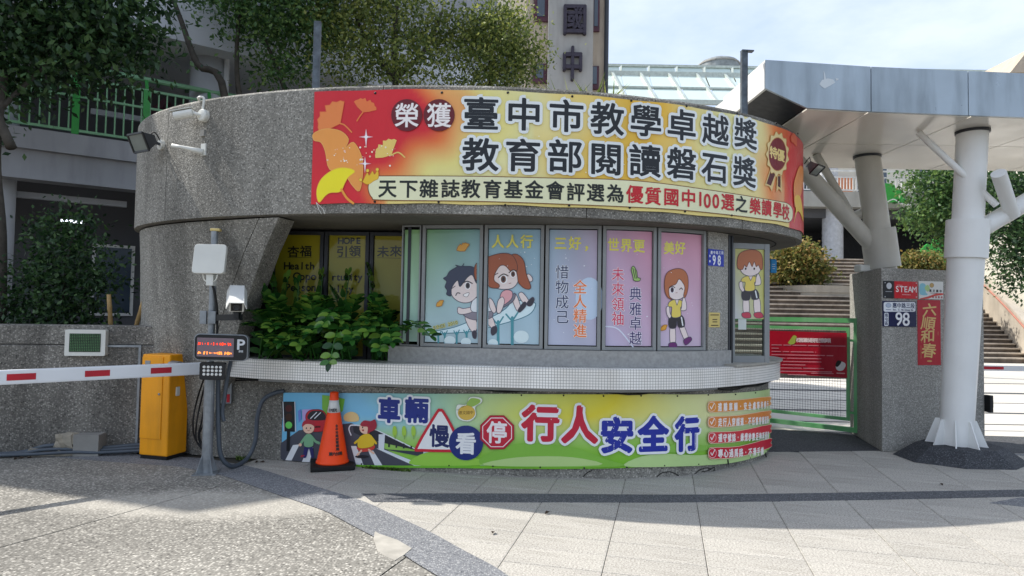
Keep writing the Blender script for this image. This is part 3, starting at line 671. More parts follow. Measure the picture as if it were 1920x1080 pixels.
pr.blob(Z((1560, 560), (1750, 470), (1920, 440), (2250, 470), (2500, 560), (2600, 615), (1700, 615)), '86c046'); pr.blob(Z((1600, 606), (1850, 545), (2250, 545), (2450, 606)), 'bcd98a'); pr.blob(Z((2640, 612), (2760, 540), (2960, 520), (3200, 530), (3400, 500), (3640, 480), (3680, 520), (3420, 590), (3000, 615)), 'bfdc92')
pr.blob(Z((2950, 480), (3080, 410), (3180, 450), (3300, 470), (3200, 500), (3000, 510)), '8cc450')
for k in range(3): pr.blob(Z((915+70*k, 320), (935+70*k, 315), (945+70*k, 360), (930+70*k, 395), (912+70*k, 370)), 'a9d04a'); pr.stroke(Z((930+70*k, 380), (930+70*k, 410)), .006, '7a9a50', False)
pr.poly(Z((385, 80), (470, 90), (555, 110), (540, 200), (430, 260), (385, 180)), '7fbf4a'); pr.poly(Z((205, 200), (225, 185), (228, 260), (210, 290)), '6f8ad6'); pr.poly(Z((235, 190), (300, 185), (340, 190), (330, 260), (240, 270)), 'c0a6dd'); pr.blob(Z((550, 230), (600, 205), (650, 225), (655, 275), (560, 275)), 'e6c98c')
pr.build('landscape_artwork', lb, keep=True)
# traffic light, car, walking children
pr.poly(Z((80, 130), (180, 130), (180, 355), (98, 352)), '17191f'); pr.stroke(Z((92, 132), (100, 350)), .008, 'e9eef2', False); pr.stroke(Z((181, 132), (188, 350)), .008, 'e9eef2', False); pr.poly(Z((122, 350), (146, 350), (142, 500), (118, 500)), '17191f')
for y, c in ((180, '4a1416'), (245, '3c2216'), (305, '6ccf5e')): pr.ell(*Z((136, y))[0], 6.4, 6.6, c)
pr.blob(Z((262, 250), (285, 200), (340, 188), (395, 200), (425, 250), (428, 320), (420, 345), (300, 350)), 'c22434', '5a1018', .005); pr.blob(Z((275, 245), (300, 205), (345, 196), (390, 206), (415, 245), (400, 268), (300, 268)), '23252e')
pr.stroke(Z((300, 255), (345, 210)), .009, 'dfe4ea', False); pr.stroke(Z((330, 255), (375, 212)), .009, 'dfe4ea', False); pr.poly(Z((318, 310), (375, 310), (372, 325), (320, 325)), '5a1018')
def child(x, flip, top, bottom, hair):
    f = lambda *p: Z(*[(x+flip*a, b) for a, b in p])
    pr.blob(f((-25, 455), (25, 455), (38, 540), (20, 545), (2, 480), (-18, 545), (-40, 540)), bottom); pr.blob(f((-40, 540), (-58, 545), (-55, 530), (-30, 530)), 'b03040')
    pr.blob(f((-24, 380), (24, 378), (34, 460), (-32, 462)), top, '3e4a3e', .003); pr.stroke(f((22, 390), (50, 425), (80, 440)), .026, top); pr.stroke(f((-22, 392), (-50, 430), (-62, 450)), .024, top)
    pr.ell(*f((-63, 452))[0], 3, 3, 'f0c4a8'); pr.ell(*f((0, 325))[0], 11, 11, 'f2c8ae', '6a3a3a', .003); pr.blob(f((-48, 318), (-40, 280), (0, 262), (42, 280), (50, 318), (20, 300), (-20, 298)), hair)
    for a in (-16, 16): pr.ell(*f((a, 328))[0], 1.3, 1.6, '2a2020', n=8)
    pr.stroke(f((-8, 342), (0, 347), (9, 341)), .004, 'a02a30')
child(285, 1, '7fb58a', '2b2a66', 'b32a3c')
f = lambda *p: Z(*p)
pr.ell(*Z((685, 540))[0], 13, 3, '22242c'); pr.blob(f((655, 468), (775, 455), (765, 490), (690, 505), (655, 490)), 'd2463a'); pr.blob(f((665, 395), (740, 370), (775, 455), (660, 475)), 'e6c22c', '8a6a1a', .003); pr.stroke(f((668, 410), (632, 438)), .022, 'e6c22c'); pr.stroke(f((748, 385), (790, 440)), .022, 'e6c22c')
pr.stroke(f((680, 495), (650, 528)), .018, 'f0c4a8'); pr.stroke(f((735, 488), (772, 515)), .018, 'f0c4a8'); pr.ell(*Z((710, 325))[0], 11, 11.5, 'f2c8ae'); pr.blob(f((672, 300), (700, 270), (750, 275), (780, 262), (795, 300), (785, 335), (750, 355), (725, 370), (728, 320), (690, 315)), 'a5283c'); pr.ell(*Z((690, 322))[0], 1.2, 1.8, '2a2020', n=8); pr.blob(f((683, 340), (700, 338), (695, 352)), 'a0202a')
pr.build('street_artwork', lb, keep=True); zk = pr.z
# lettering
for ch, x, y in (('車', 888, 192), ('輛', 1092, 192)): q = pr.uv(*Z((x, y))[0]); pr.glyphuv(ch, q[0], q[1], .235, .245, '1c2f86', bold=.02, out=(.02, 'eef2f6'))
q = Z((1265, 195), (1360, 330), (1420, 475), (1400, 495), (1130, 492), (1095, 465)); pr.blob(q[:1]+[Z((1290, 205))[0]]+q[1:]+[Z((1240, 215))[0]], 'f2f2f0', 'cf2438', .026, 3)
pr.chars([('慢', *Z((1262, 385))[0])], 38, 44, '1c2860', bold=.012)
pr.ell(*Z((1460, 437))[0], 32, 32.5, '1c2f78', n=30); pr.chars([('看', *Z((1460, 440))[0])], 39, 42, 'f2f2f2', bold=.012)
pr.poly([(510+(1692+134*math.cos(a))/4, 720+(358+134*math.sin(a))/4) for a in RAD(22.5)+np.arange(8)*math.pi/4], 'c81f3a', 'a01830', .008); pr.strokeuv([pr.uv(510+(1692+116*math.cos(a))/4, 720+(358+116*math.sin(a))/4) for a in RAD(22.5)+np.arange(8)*math.pi/4], .007, 'f6f0f0', True)
pr.chars([('停', *Z((1690, 358))[0])], 39, 43, 'f6f0f0', bold=.01)
Z2 = lambda *p: [(980+x/4, 720+y/4) for x, y in p]
for ch, x, y, w_, h_, c in (('行', 135, 290, .345, .335, 'c9203c'), ('人', 425, 300, .335, .35, 'c9203c'), ('安', 703, 378, .31, .335, '1f2f9c'), ('全', 970, 372, .30, .335, '1f2f9c'), ('行', 1222, 368, .27, .33, '1f2f9c')):
    q = pr.uv(*Z2((x, y))[0]); pr.glyphuv(ch, q[0], q[1], w_, h_, c, bold=.03, out=(.023, 'eef0f2'))
pr.build('title_lettering', lb); pr.z = zk
# emblem: pale green fan leaf over an ochre disc
pr.blob(Z((1385, 185), (1400, 150), (1460, 150), (1490, 95), (1570, 100), (1578, 135), (1530, 170), (1535, 230), (1490, 275), (1420, 268), (1390, 235)), 'eef3e6', '8fa08a', .003)
pr.blob(Z((1462, 158), (1495, 105), (1560, 112), (1562, 138), (1505, 168)), '9ec45a'); pr.ell(*Z((1464, 212))[0], 16, 13.5, 'e0bb52', 'b98a2a', .003); pr.line('惠文國中', Z((1420, 212))[0], Z((1502, 210))[0], .036, '5a3a14'); pr.line('Hui Wen', Z((1395, 190))[0], Z((1452, 160))[0], .018, '3a5a3a')
pr.build('emblem', lb); pr.z = zk
for k, (c, txt, ya, yb, yc, yd) in enumerate((('e8963e', '遠離車輛‧安全處等待慢行', 125, 210, 92, 160), ('e48a44', '走行人穿越道‧不任意穿越道路', 240, 322, 196, 258), ('d83a44', '遵守號誌‧綠燈秒數足夠再通過', 355, 440, 300, 364), ('cf2038', '專心過馬路‧不滑手機', 470, 556, 404, 472))):
    pr.poly(spline(Z2((1372, ya+20), (1385, ya+2), (1420, ya), (1600, ya-8), (1830, yc), (1834, (yc+yd)/2), (1830, yd), (1600, yb-14), (1420, yb), (1385, yb-2), (1370, yb-22)), 3, True), c, 'f3ddb8', .005)
    m = (ya+yb)/2; pr.ell(*Z2((1400, m))[0], 7.2, 8.6, c, 'f8eee6', .004); pr.stroke(Z2((1388, m-2), (1397, m+16), (1418, m-26)), .011, 'fbf3ec', False)
    n = len(txt); e = 1815 if n > 11 else 1770; pr.line(txt, Z2((1460, m+2))[0], Z2((e, m-16 if k < 3 else m-14))[0], .085, 'fbf3ee', aspect=.9 if n < 12 else .72, bold=.006)
pr.build('rule_lettering', lb)
studs([(978, 740.5), (1056.5, 741), (1131, 742), (1200.5, 741.5), (1268, 742), (1325, 740), (1376, 739), (1413, 736), (680, 869), (843, 872), (925, 873), (1013, 875), (1095, 876.5), (1174, 875), (1244, 872), (1307, 869.5), (1403, 858)], LS, lb, .008)
for x, y in ((1360.5, 866), (1431, 853)): u, z = LS.px(x, y); MB().tube([LS.at(u, z+.03, .024), LS.at(u+.004, z-.02, .03)], .007, 6).build('cable_tie', 'cable_black', lb)
# ------------------------------------------------------------------ printed films in the front windows
def poster(k, label, cf, sf=LS, W=WIN, z0=WZ0+.03, z1=WZ1-.03, off=.003, mat='film', inset=.006, group=None):
    a, b = W[k]; m = sf.at((a+b)/2, z0, 0); t = thing('window_poster', label, 'poster', (float(m[0]), float(m[1]), z0), group)
    sheet('film', sf, a+inset, b-inset, lambda u: (z0+.01, z1-.01), cf, t, off, 16, 14, mat, thick=.002)
    return t, Print(sf, off+.0015, .0002, .03 if sf is LS else None, mat)
def grad(c00, c10, c01, c11, amp=.05, pale=.28):
    c = [np.array(lin(q)) for q in (c00, c10, c01, c11)]        # bottom left, bottom right, top left, top right
    def g(i, t):
        v = (c[0]*(1-i)+c[1]*i)*(1-t)+(c[2]*(1-i)+c[3]*i)*t; v = v*(1-pale)+pale*(.45+.25*(v.mean())); return np.clip(v*(1+amp*math.sin(i*7+t*9))*.86, 0, .9)
    return g
poster(0, 'narrow plain green film on the slim pane beside the planter', grad('a8dccb', 'a8dccb', '74bd58', '7cc062'))
Q = lambda *p: [(780+x/4.153, 410+y/4.153) for x, y in p]
SK, OUT = 'ecdcd8', '4c4a5c'
t1, p1 = poster(1, 'green-blue window film with a winking black-haired boy sitting on a white slide', grad('bfe3ee', 'b5dcea', '62b25e', '6db6bd'))
t2, p2 = poster(2, 'blue window film with a brown-haired girl sitting at the end of the slide', grad('b2dcec', 'b8dff0', '78bcd0', '82bcdc'))
U1 = (p1.sf.at(WIN[1][1]-.006, 0), p2.sf.at(WIN[2][0]+.006, 0))
def clipx(p, lo=None, hi=None):
    out = []
    for i in range(len(p)):
        a, b = np.array(p[i], float), np.array(p[(i+1) % len(p)], float)
        for L_, sg in ((lo, 1), (hi, -1)):
            pass
        out.append(a)
    if lo is not None: p = cutx(p, lo, 1)
    if hi is not None: p = cutx(p, hi, -1)
    return p
def cutx(p, x0, sg):
    out = []
    for i in range(len(p)):
        a, b = np.array(p[i], float), np.array(p[(i+1) % len(p)], float); da, db = (a[0]-x0)*sg, (b[0]-x0)*sg
        if da >= 0: out.append(a)
        if da*db < 0: out.append(a+(b-a)*da/(da-db))
    return out
XR, XL = 780+474/4.153, 780+566/4.153        # print ends at the frame between the two panes
def both(p, col, line=OUT, lw=.006, smooth=True, n=4):
    p = spline(p, n, True) if smooth else p
    for pr, lo, hi in ((p1, None, XR), (p2, XL, None)):
        q = clipx(p, lo, hi)
        if len(q) > 2:
            pr.poly([tuple(a) for a in q], col)
            if line:
                uv = [pr.uv(*a) for a in q]
                for i in range(len(q)):
                    a, b = q[i], q[(i+1) % len(q)]; edge = hi if hi else lo
                    if abs(a[0]-edge) < .3 and abs(b[0]-edge) < .3: continue
                    pr.strokeuv([uv[i], uv[(i+1) % len(q)]], lw, line, up=False)
                pr.up()
# slide and little trees
both(Q((130, 880), (180, 870), (300, 845), (420, 800), (500, 780), (590, 765), (700, 700), (760, 640), (915, 650), (925, 690), (890, 740), (820, 775), (740, 800), (560, 850), (420, 880), (200, 893)), 'd9eff4', '4d8294', .008)
for x, y, k in ((175, 895, 1), (225, 890, 1), (318, 885, 1), (395, 880, 1), (640, 800, 2), (750, 770, 2.2)):
    pr = p1 if x < 500 else p2
    pr.stroke(Q((x, 995), (x, y)), .018*k**.5, '4b97a3', False); pr.stroke(Q((x, y+30), (x-22*k, y-12*k)), .010*k**.5, '4b97a3', False); pr.stroke(Q((x, y+28), (x+20*k, y-18*k)), .010*k**.5, '4b97a3', False)
for pr, x, y, r in ((p1, 265, 950, 45), (p1, 390, 960, 40), (p2, 820, 920, 60), (p2, 600, 970, 40)): pr.ell(*Q((x, y))[0], r/4.15, r/5, 'd9ecef', n=14)
# boy
both(Q((385, 760), (440, 740), (470, 780), (470, 880), (440, 885), (400, 820)), SK); both(Q((440, 880), (470, 875), (468, 930), (445, 925)), '3c3a48'); both(Q((540, 780), (590, 760), (620, 840), (600, 860), (560, 820)), SK); both(Q((590, 850), (625, 838), (630, 880), (600, 908), (585, 890)), '3c3a48')
both(Q((370, 745), (440, 722), (520, 715), (592, 715), (590, 770), (500, 790), (420, 780)), '8b8590'); both(Q((330, 690), (370, 700), (440, 690), (440, 725), (370, 745), (328, 735)), SK)
both(Q((440, 640), (500, 610), (580, 630), (600, 700), (590, 720), (440, 725)), 'e6ecef'); both(Q((570, 620), (600, 640), (625, 710), (605, 735), (575, 690)), SK)
both(Q((265, 480), (270, 430), (380, 400), (480, 430), (500, 560), (440, 640), (370, 655), (310, 630), (275, 580)), SK)
both(Q((215, 465), (240, 450), (265, 410), (320, 375), (310, 362), (355, 372), (375, 350), (372, 370), (440, 375), (490, 420), (500, 500), (470, 500), (440, 440), (400, 460), (345, 530), (325, 480), (280, 540), (275, 600), (240, 590), (245, 560), (228, 530), (240, 490)), '2f3852', '222a40', .006)
for c, r1_, r2_ in (('f6f2f2', 25, 30), ('4a3f48', 17, 24), ('171419', 9, 14)): p1.ell(*Q((405, 522))[0], r1_/4.15, r2_/4.15, c)
p1.stroke(Q((362, 505), (400, 488), (440, 505)), .010, '2c2a38'); p1.stroke(Q((312, 598), (325, 578), (345, 582)), .009, '2c2a38'); p1.stroke(Q((280, 545), (308, 525)), .006, '2c2a38', False); p1.blob(Q((370, 592), (415, 575), (405, 605), (385, 608)), 'fbf8f6', '5a4a52', .004)
# girl
both(Q((740, 600), (780, 590), (815, 690), (790, 720), (760, 660)), SK); both(Q((800, 590), (830, 575), (880, 640), (870, 665), (830, 650)), SK); both(Q((795, 710), (840, 650), (860, 660), (850, 690), (810, 728)), '2f2c38'); both(Q((862, 660), (905, 612), (922, 630), (905, 670), (880, 682)), '2f2c38')
both(Q((680, 650), (770, 580), (760, 640), (680, 690)), '777683'); both(Q((660, 590), (700, 555), (750, 570), (740, 630), (660, 680)), 'e6a9ae'); both(Q((640, 640), (675, 610), (690, 650), (660, 730), (630, 725)), SK); both(Q((845, 450), (880, 432), (908, 465), (900, 490), (860, 485)), SK)
both(Q((570, 400), (640, 370), (760, 360), (800, 430), (790, 500), (740, 545), (640, 545), (580, 500)), SK)
both(Q((740, 290), (790, 280), (840, 330), (860, 430), (895, 535), (850, 545), (800, 500), (790, 440), (770, 370)), 'a3532f', '5a2a1c', .007)
both(Q((455, 400), (480, 340), (560, 300), (660, 272), (740, 280), (780, 330), (790, 400), (740, 410), (700, 370), (660, 365), (620, 420), (610, 480), (650, 515), (640, 540), (580, 535), (545, 500), (470, 480)), 'a3532f', '5a2a1c', .007)
for (x, y), k in (((682, 472), 1), ((757, 432), .8)):
    for c, a, b in (('f6f2f2', 32, 36), ('6a4034', 20, 28), ('1c1416', 10, 16)): p2.ell(*Q((x, y))[0], a*k/4.15, b*k/4.15, c)
    p2.stroke(Q((x-38*k, y-14*k), (x, y-40*k), (x+36*k, y-26*k)), .010, '3a221c')
p2.stroke(Q((725, 505), (742, 502)), .005, 'a05a50', False); p2.stroke(Q((612, 440), (640, 425)), .007, '4a2a20', False)
def fallleaf(pr, x, y, r, a): ginkgo(pr, x, y, r, a, 'e0a23a', 'b0741e')
fallleaf(p1, 872, 471, 15, RAD(-115)); fallleaf(p1, 829, 573, 10, RAD(-130))
p1.line('SINCE 2010', Q((146, 850))[0], Q((318, 808))[0], .045, '4a5a48', out=(.004, 'd8d48a'), rot=.2)
p1.build('boy_artwork', t1); p2.build('girl_artwork', t2, keep=True)
def stars(pr, x0, x1, y0, y1, n):
    for k in range(n): x, y = random.uniform(x0, x1), random.uniform(y0, y1); pr.ell(x, y, *(2*[random.choice((.6, .8, 1.3))]), 'eef2f6', n=6, up=False)
YL = 'e6dc5a'
stars(p2, 925, 1005, 430, 500, 9); p2.chars([('人', 934, 453), ('人', 961, 453), ('行', 988, 453)], 24, 26, YL, bold=.007); p2.build('lettering', t2)
t3, p3 = poster(3, 'pale blue-lilac window film with navy and orange vertical lettering', grad('c4cdea', 'c6c6e6', '96bfdc', 'c3a8cc'))
p3.ell(1105, 560, 26, 40, 'c3d6ec', n=22); stars(p3, 1035, 1112, 440, 640, 14); p3.chars([('三', 1051, 456), ('好', 1078, 456), ('，', 1106, 458)], 24, 26, YL, bold=.007)
p3.chars([(c, 1054, y) for c, y in zip('惜物成己', (510, 538, 566, 594))], 26, 27, '26325c', bold=.002, out=(.004, 'eef2f8')); p3.chars([(c, 1087.5, y) for c, y in zip('全人精進', (538, 565, 592, 620))], 26, 27, 'ea7a3a', bold=.003, out=(.004, 'f8f2ee')); p3.build('lettering', t3)
t4, p4 = poster(4, 'pink-lilac window film with crimson and purple lettering and a small butterfly', grad('c9bfe6', 'dcb8de', 'cf9cc6', 'e87ca8'))
p4.stroke([(1136, 612), (1160, 618), (1190, 655)], .012, 'dde2f2'); stars(p4, 1140, 1215, 440, 650, 16); p4.chars([('世', 1150, 459), ('界', 1174, 460), ('更', 1198, 461)], 22, 26, YL, bold=.007)
p4.chars([(c, 1158.5, y) for c, y in zip('未來領袖', (514, 542, 570, 597))], 24, 27, 'cf2a58', bold=.002, out=(.004, 'f8eef2')); p4.chars([(c, 1191, y) for c, y in zip('典雅卓越', (551, 579, 606, 634))], 24, 27, '3a2a66', bold=.002, out=(.004, 'f2eef8'))
p4.blob([(1186, 518), (1183, 505), (1187, 499), (1193, 508), (1195, 520), (1200, 522), (1198, 527), (1188, 526)], '9cbf6a', '20241c', .006); p4.stroke([(1186, 503), (1190, 522)], .007, '20241c', False); p4.stroke([(1190, 505), (1193, 522)], .006, '20241c', False); p4.build('lettering', t4)
t5, p5 = poster(5, 'pink window film with a winking brown-haired child in a yellow shirt', grad('d6c3e6', 'dfc0e0', 'e68ab2', 'ea7fa6'))
G = lambda *p: [(1100+x/4.153, 410+y/4.153) for x, y in p]
def kid(p, G, hair, shoe, wink, g):
    p.blob(G((648, 840), (685, 840), (688, 975), (650, 975)), SK, OUT, .006); p.blob(G((715, 830), (750, 825), (790, 930), (760, 945)), SK, OUT, .006) if wink else p.blob(G((725, 840), (765, 840), (770, 975), (730, 975)), SK, OUT, .006)
    p.blob(G((640, 970), (690, 965), (702, 1010), (660, 1018), (638, 1000)), shoe, OUT, .006); p.blob(G((752, 945), (800, 920), (815, 945), (768, 985)) if wink else G((728, 970), (775, 965), (792, 1008), (750, 1018), (726, 1000)), shoe, OUT, .006)
    p.blob(G((645, 760), (740, 755), (760, 835), (712, 845), (700, 800), (690, 850), (640, 845)), '2c2a30', OUT, .006); p.stroke(G((735, 770), (745, 830)), .014, 'e9ecee', False)
    p.blob(G((640, 650), (690, 628), (745, 645), (752, 700), (728, 690), (728, 760), (660, 765), (660, 690), (632, 690)), 'e6cf5e', OUT, .006); p.poly(G((685, 632), (715, 632), (700, 675)), SK, OUT, .005)
    p.blob(G((618, 690), (640, 685), (645, 730), (655, 760), (640, 775), (620, 740)), SK, OUT, .006); p.blob(G((740, 640), (755, 610), (772, 660), (770, 710), (730, 715), (735, 690)), SK, OUT, .006)
    p.blob(G((615, 520), (640, 440), (700, 420), (760, 450), (775, 530), (760, 600), (700, 632), (640, 605)), SK, OUT, .006)
    p.blob(G(*hair), 'b5673a', '6a3420', .007)
p5h = ((605, 560), (604, 480), (625, 420), (690, 390), (750, 400), (782, 450), (785, 540), (765, 610), (750, 600), (760, 540), (745, 500), (715, 470), (690, 510), (640, 535), (640, 600), (660, 630), (625, 610))
kid(p5, G, p5h, '6a2a6e', True, None)
for c, a, b in (('f6f2f2', 18, 26), ('4a2a4a', 13, 21), ('1a1018', 7, 12)): p5.ell(*G((662, 555))[0], a/4.15, b/4.15, c)
p5.stroke(G((640, 540), (662, 527), (682, 538)), .008, '3a2226'); p5.stroke(G((718, 552), (732, 540), (742, 552)), .008, '3a2226'); p5.stroke(G((690, 578), (702, 576)), .004, 'a05a50', False); fallleaf(p5, 1247, 618, 9, RAD(-130)); stars(p5, 1242, 1305, 480, 600, 9)
p5.build('child_artwork', t5); p5.chars([('美', 1254, 465), ('好', 1275, 465)], 20, 25, YL, bold=.007); p5.build('lettering', t5)
# poster on the open casement
m = DS.at(dl/2, 1.5, 0); t6 = thing('window_poster', 'yellow poster with a red-haired child in yellow shirt on the open casement', 'poster', (float(m[0]), float(m[1]), 1.4))
a, b = DS.px(1380, 560)[0], DS.px(1434, 560)[0]; pz1, pz0 = DS.px(1407, 467)[1], DS.px(1407, 598)[1]
sheet('film', DS, a, b, lambda u: (pz0, pz1), grad('d6dce0', 'd9d63a', 'd9d23c', 'e0dc3c'), t6, -.0165, 6, 8, 'film', thick=.002)
p6 = Print(DS, -.0155, .00015, None, 'film'); K6 = lambda *p: [(1384+(x-604)/181*47, 468+(y-390)/630*129) for x, y in p]
kid(p6, K6, ((606, 560), (604, 480), (625, 420), (690, 390), (750, 400), (782, 450), (785, 560), (770, 570), (755, 530), (740, 545), (725, 500), (710, 545), (690, 500), (670, 550), (655, 530), (640, 570)), 'c23a50', False, None)
for x in (663, 725):
    for c, q, r in (('f6f2f2', 2.6, 3.2), ('6a4a40', 1.9, 2.5), ('1a1014', 1, 1.4)): p6.ell(*K6((x, 565))[0], q, r, c, n=12)
p6.build('child_artwork', t6)
sheet('paper_note', DS, DS.px(1386, 600)[0], DS.px(1401, 600)[0], lambda u: (DS.px(1393, 618)[1], pz0-.003), lambda i, t: lin('cfd6d2'), t6, -.0165, 2, 2, thick=.002)
# recessed windows behind the plants
yl = grad('5c7a34', '928c24', 'a09414', 'a89c18', .05, 0); RN = []
for k, lab in enumerate(('dark yellow window film headed with two characters and the word Health', 'dark yellow window film with the word HOPE behind the planter', 'dark yellow-green window film at the inner end of the planter recess')):
    t, p = poster(k, lab, yl, RS, RW, 1.02, 2.27, .003, 'film'); RN.append((t, p))
DK = '15170f'
X5 = lambda x, y: (460+x/3.6, 400+y/3.6)
def word(p, s_, x0, x1, y, h): p.line(s_, X5(x0, y), X5(x1, y), h, DK, bold=.006)
t, p = RN[0]; p.chars([('杏', *X5(325, 258)), ('福', *X5(410, 255))], 23, 22, DK, bold=.005); p.stroke([X5(288, 298), X5(450, 300)], .004, DK, False); word(p, 'Health', 283, 452, 355, .105); word(p, 'Oppo', 350, 462, 425, .11); word(p, 'Person', 290, 462, 500, .105); p.build('lettering', t)
t, p = RN[1]; word(p, 'HOPE', 645, 765, 186, .09); p.chars([('引', *X5(655, 258)), ('領', *X5(740, 255))], 23, 22, DK, bold=.005); p.stroke([X5(620, 300), X5(778, 300)], .004, DK, False); word(p, 'rtunity', 600, 775, 430, .10); word(p, 'ality', 600, 715, 510, .10); p.build('lettering', t)
t, p = RN[2]; p.chars([('未', *X5(930, 258)), ('來', *X5(1016, 255))], 23, 22, DK, bold=.005); p.stroke([X5(893, 300), X5(1050, 304)], .004, DK, False); word(p, 'ce', 905, 940, 585, .10); p.build('lettering', t)
# house-number plate and yellow notice on the corner pillar
PSf = Surf([LS.at(LS.px(1321, 560)[0], 0, .031)[:2], LS.at(LS.px(1362, 560)[0], 0, .031)[:2]])
def plate(name, label, cat, sf, x0, x1, y0, y1, cf, off=.002, th=.006, mat='print', nu=3):
    a, b = sf.px(x0, (y0+y1)/2)[0], sf.px(x1, (y0+y1)/2)[0]; z1, z0 = sf.px((x0+x1)/2, y0)[1], sf.px((x0+x1)/2, y1)[1]
    m = sf.at((a+b)/2, z0, off); t = thing(name, label, cat, tuple(map(float, m)))
    cf2 = cf if callable(cf) else (lambda i, t: np.array(lin(cf))); sheet('panel', sf, a, b, lambda u: (z0, z1), cf2, t, off+th, nu, nu, mat, thick=th)
    return t, Print(sf, off+th+.0006, .00015, None, mat)
t, p = plate('number_plate', 'small blue house number plate 98 on the booth pillar', 'number plate', PSf, 1327, 1356, 468, 499, '1c34b0')
p.line('惠中路三段', (1333, 473.5), (1353, 474), .035, 'e8ecf6', bold=.002); p.line('98', (1337.5, 488), (1347, 488.5), .135, 'f2f4fa', aspect=.75, bold=.006); p.line('里鄰', (1329.5, 480), (1329.5, 490), .022, 'e8ecf6', bold=.002); p.build('lettering', t)
t, p = plate('notice', 'small yellow printed notice low on the booth pillar', 'notice', PSf, 1328.5, 1348.5, 586, 613.5, 'd8c274')
for y, a, b in ((590.5, 1331, 1346), (599, 1335, 1343), (603.5, 1335, 1343), (610, 1332, 1345)): p.stroke([(a, y), (b, y)], .010, '5a4a28', False)
p.build('lettering', t)
# ------------------------------------------------------------------ low wall with planting bed at the left
LWa, LWb = np.array([-9.5, 5.56]), np.array([-3.46, 6.69]); WS = Surf([LWa, LWb])
lw = thing('low_wall', 'low dark grey pebble-finish wall left of the guard booth', 'wall', (-5, 6.4, 0))
for z0, z1 in ((0, 1.10), (1.108, 1.3)): sweep(WS, 0, WS.len, [(0, z0), (0, z1-.012), (-.012, z1), (-.22, z1), (-.22, z0)], 9).build('wall_course', 'low_agg', lw)
sweep(WS, .05, WS.len-.05, rect(-.2, -.012, .05, 1.28), 9).build('wall_core', 'joint', lw)
bed = struct(MB().prism([(-9.5, 5.8), (-3.7, 6.9), (-3.6, 9.2), (-9.5, 9.2)], 0, 1.2).build('planting_bed', 'soil'))
tk = thing('cable_trunking', 'thin grey cable trunking bent down the low wall', 'trunking', tuple(WS.at(WS.px(262, 845)[0], 0, .02)))
mb = MB(); ua, ub_ = WS.px(201, 647)[0], WS.px(266, 647)[0]; zt = WS.px(266, 647)[1]
sweep(WS, ua, ub_, rect(0.001, .022, zt-.022, zt), 9, mb); sweep(WS, ub_-.022, ub_, rect(.001, .02, .0, zt-.022), 9, mb); mb.build('trunking_run', 'galv', tk)
# LED matrix lamp on the low wall
def rrect(w, h, r, n=5):
    return [(sx*(w/2-r)+r*math.cos(a), sy*(h/2-r)+r*math.sin(a)) for sx, sy, a0 in ((1, 1, 0), (-1, 1, 90), (-1, -1, 180), (1, -1, 270)) for a in [RAD(a0+90*k/n) for k in range(n+1)]]
def panel3(c, right, w, h, d, r=.02, up=(0, 0, 1)):
    """rounded panel facing the viewer; returns a slab as MB plus a point function"""
    c, right, up = Vector(c), Vector(right).normalized(), Vector(up).normalized(); nrm = right.cross(up) 
    if nrm.y > 0: nrm = -nrm
    f = lambda x, y, o=0: c+right*x+up*y+nrm*o
    return MB().slab([f(x, y, 0) for x, y in rrect(w, h, r)], -nrm*d), f, nrm
u = WS.px(166, 642)[0]; c = WS.at(u, WS.px(166, 642)[1], .075); rt = (LWb-LWa)/WS.len
ll = thing('led_lamp', 'white framed lamp panel with green dot matrix on the low wall', 'lamp', tuple(map(float, c)))
mb, f, nr = panel3(c, (rt[0], rt[1], 0), .37, .262, .07, .012); mb.build('lamp_frame', 'white_plastic', ll)
mb, f, nr = panel3(Vector(c)+nr*.004, (rt[0], rt[1], 0), .285, .185, .003, .004); plain('lamp_face', '10301a', .3); mb.build('lamp_face', 'lamp_face', ll)
plain('lamp_dot', '7ab878', .4); mb = MB()
for i in range(17):
    for j in range(11): mb.lathe([(.0035, 0), (.002, .0015)], f((i-8)*.0163, (j-5)*.0158, .0005), 5, nr)
stuff(mb.build('lamp_dots', 'lamp_dot', ll))
# rubble at the foot of the wall
def lumpy(name, label, cat, c, d, mat, seed, jit, rz=0, sub=2, parent=None):
    bm = bmesh.new(); bmesh.ops.create_cube(bm, size=1); bmesh.ops.subdivide_edges(bm, edges=bm.edges, cuts=sub, use_grid_fill=True); r = random.Random(seed)
    R = Matrix.Rotation(rz, 3, 'Z'); c = Vector(c)
    bm.verts.index_update(); v = []
    for q in bm.verts:
        p = Vector([q.co.x*d[0], q.co.y*d[1], (q.co.z+.5)*d[2]]); k = jit if p.z > .01 else 0
        v.append(c+R @ (p+Vector([r.uniform(-1, 1)*k*d[i] for i in range(3)])))
    fc = [[q.index for q in p.verts] for p in bm.faces]; bm.free()
    return tag(obj(name, v, fc, mat, None, c), label, cat)
def G0(x, y): p = gz(x, y); return (float(p[0]), float(p[1]), 0.0045)
lumpy('concrete_block', 'square grey concrete block at the foot of the low wall', 'concrete block', Vector(G0(157, 857))+Vector((0, .09, 0)), (.235, .17, .21), 'concrete', 1, .006, .12, 3)
plain('rubble', '9a9283', .95, 0, .25, 14, bump=.5)
lumpy('rubble_lump', 'jagged pale lump of broken mortar beside the concrete block', 'rubble', Vector(G0(117, 857))+Vector((0, .09, 0)), (.19, .14, .2), 'rubble', 5, .17, .3, 3)
lumpy('broken_slab', 'flat broken piece of kerb stone lying by the low wall', 'rubble', Vector(G0(73, 857))+Vector((0, .07, 0)), (.24, .12, .075), 'rubble', 9, .05, .25, 3)
def px_tube(name, label, cat, pts, r, mat, n=7, sm=6, corr=False):
    """cable through (x, y, Y) pixel points with distances"""
    p = spline([at(*q) for q in pts], sm); o = MB().tube(p, r, n).build(name, mat, None, tuple(p[0]), True); return tag(o, label, cat)
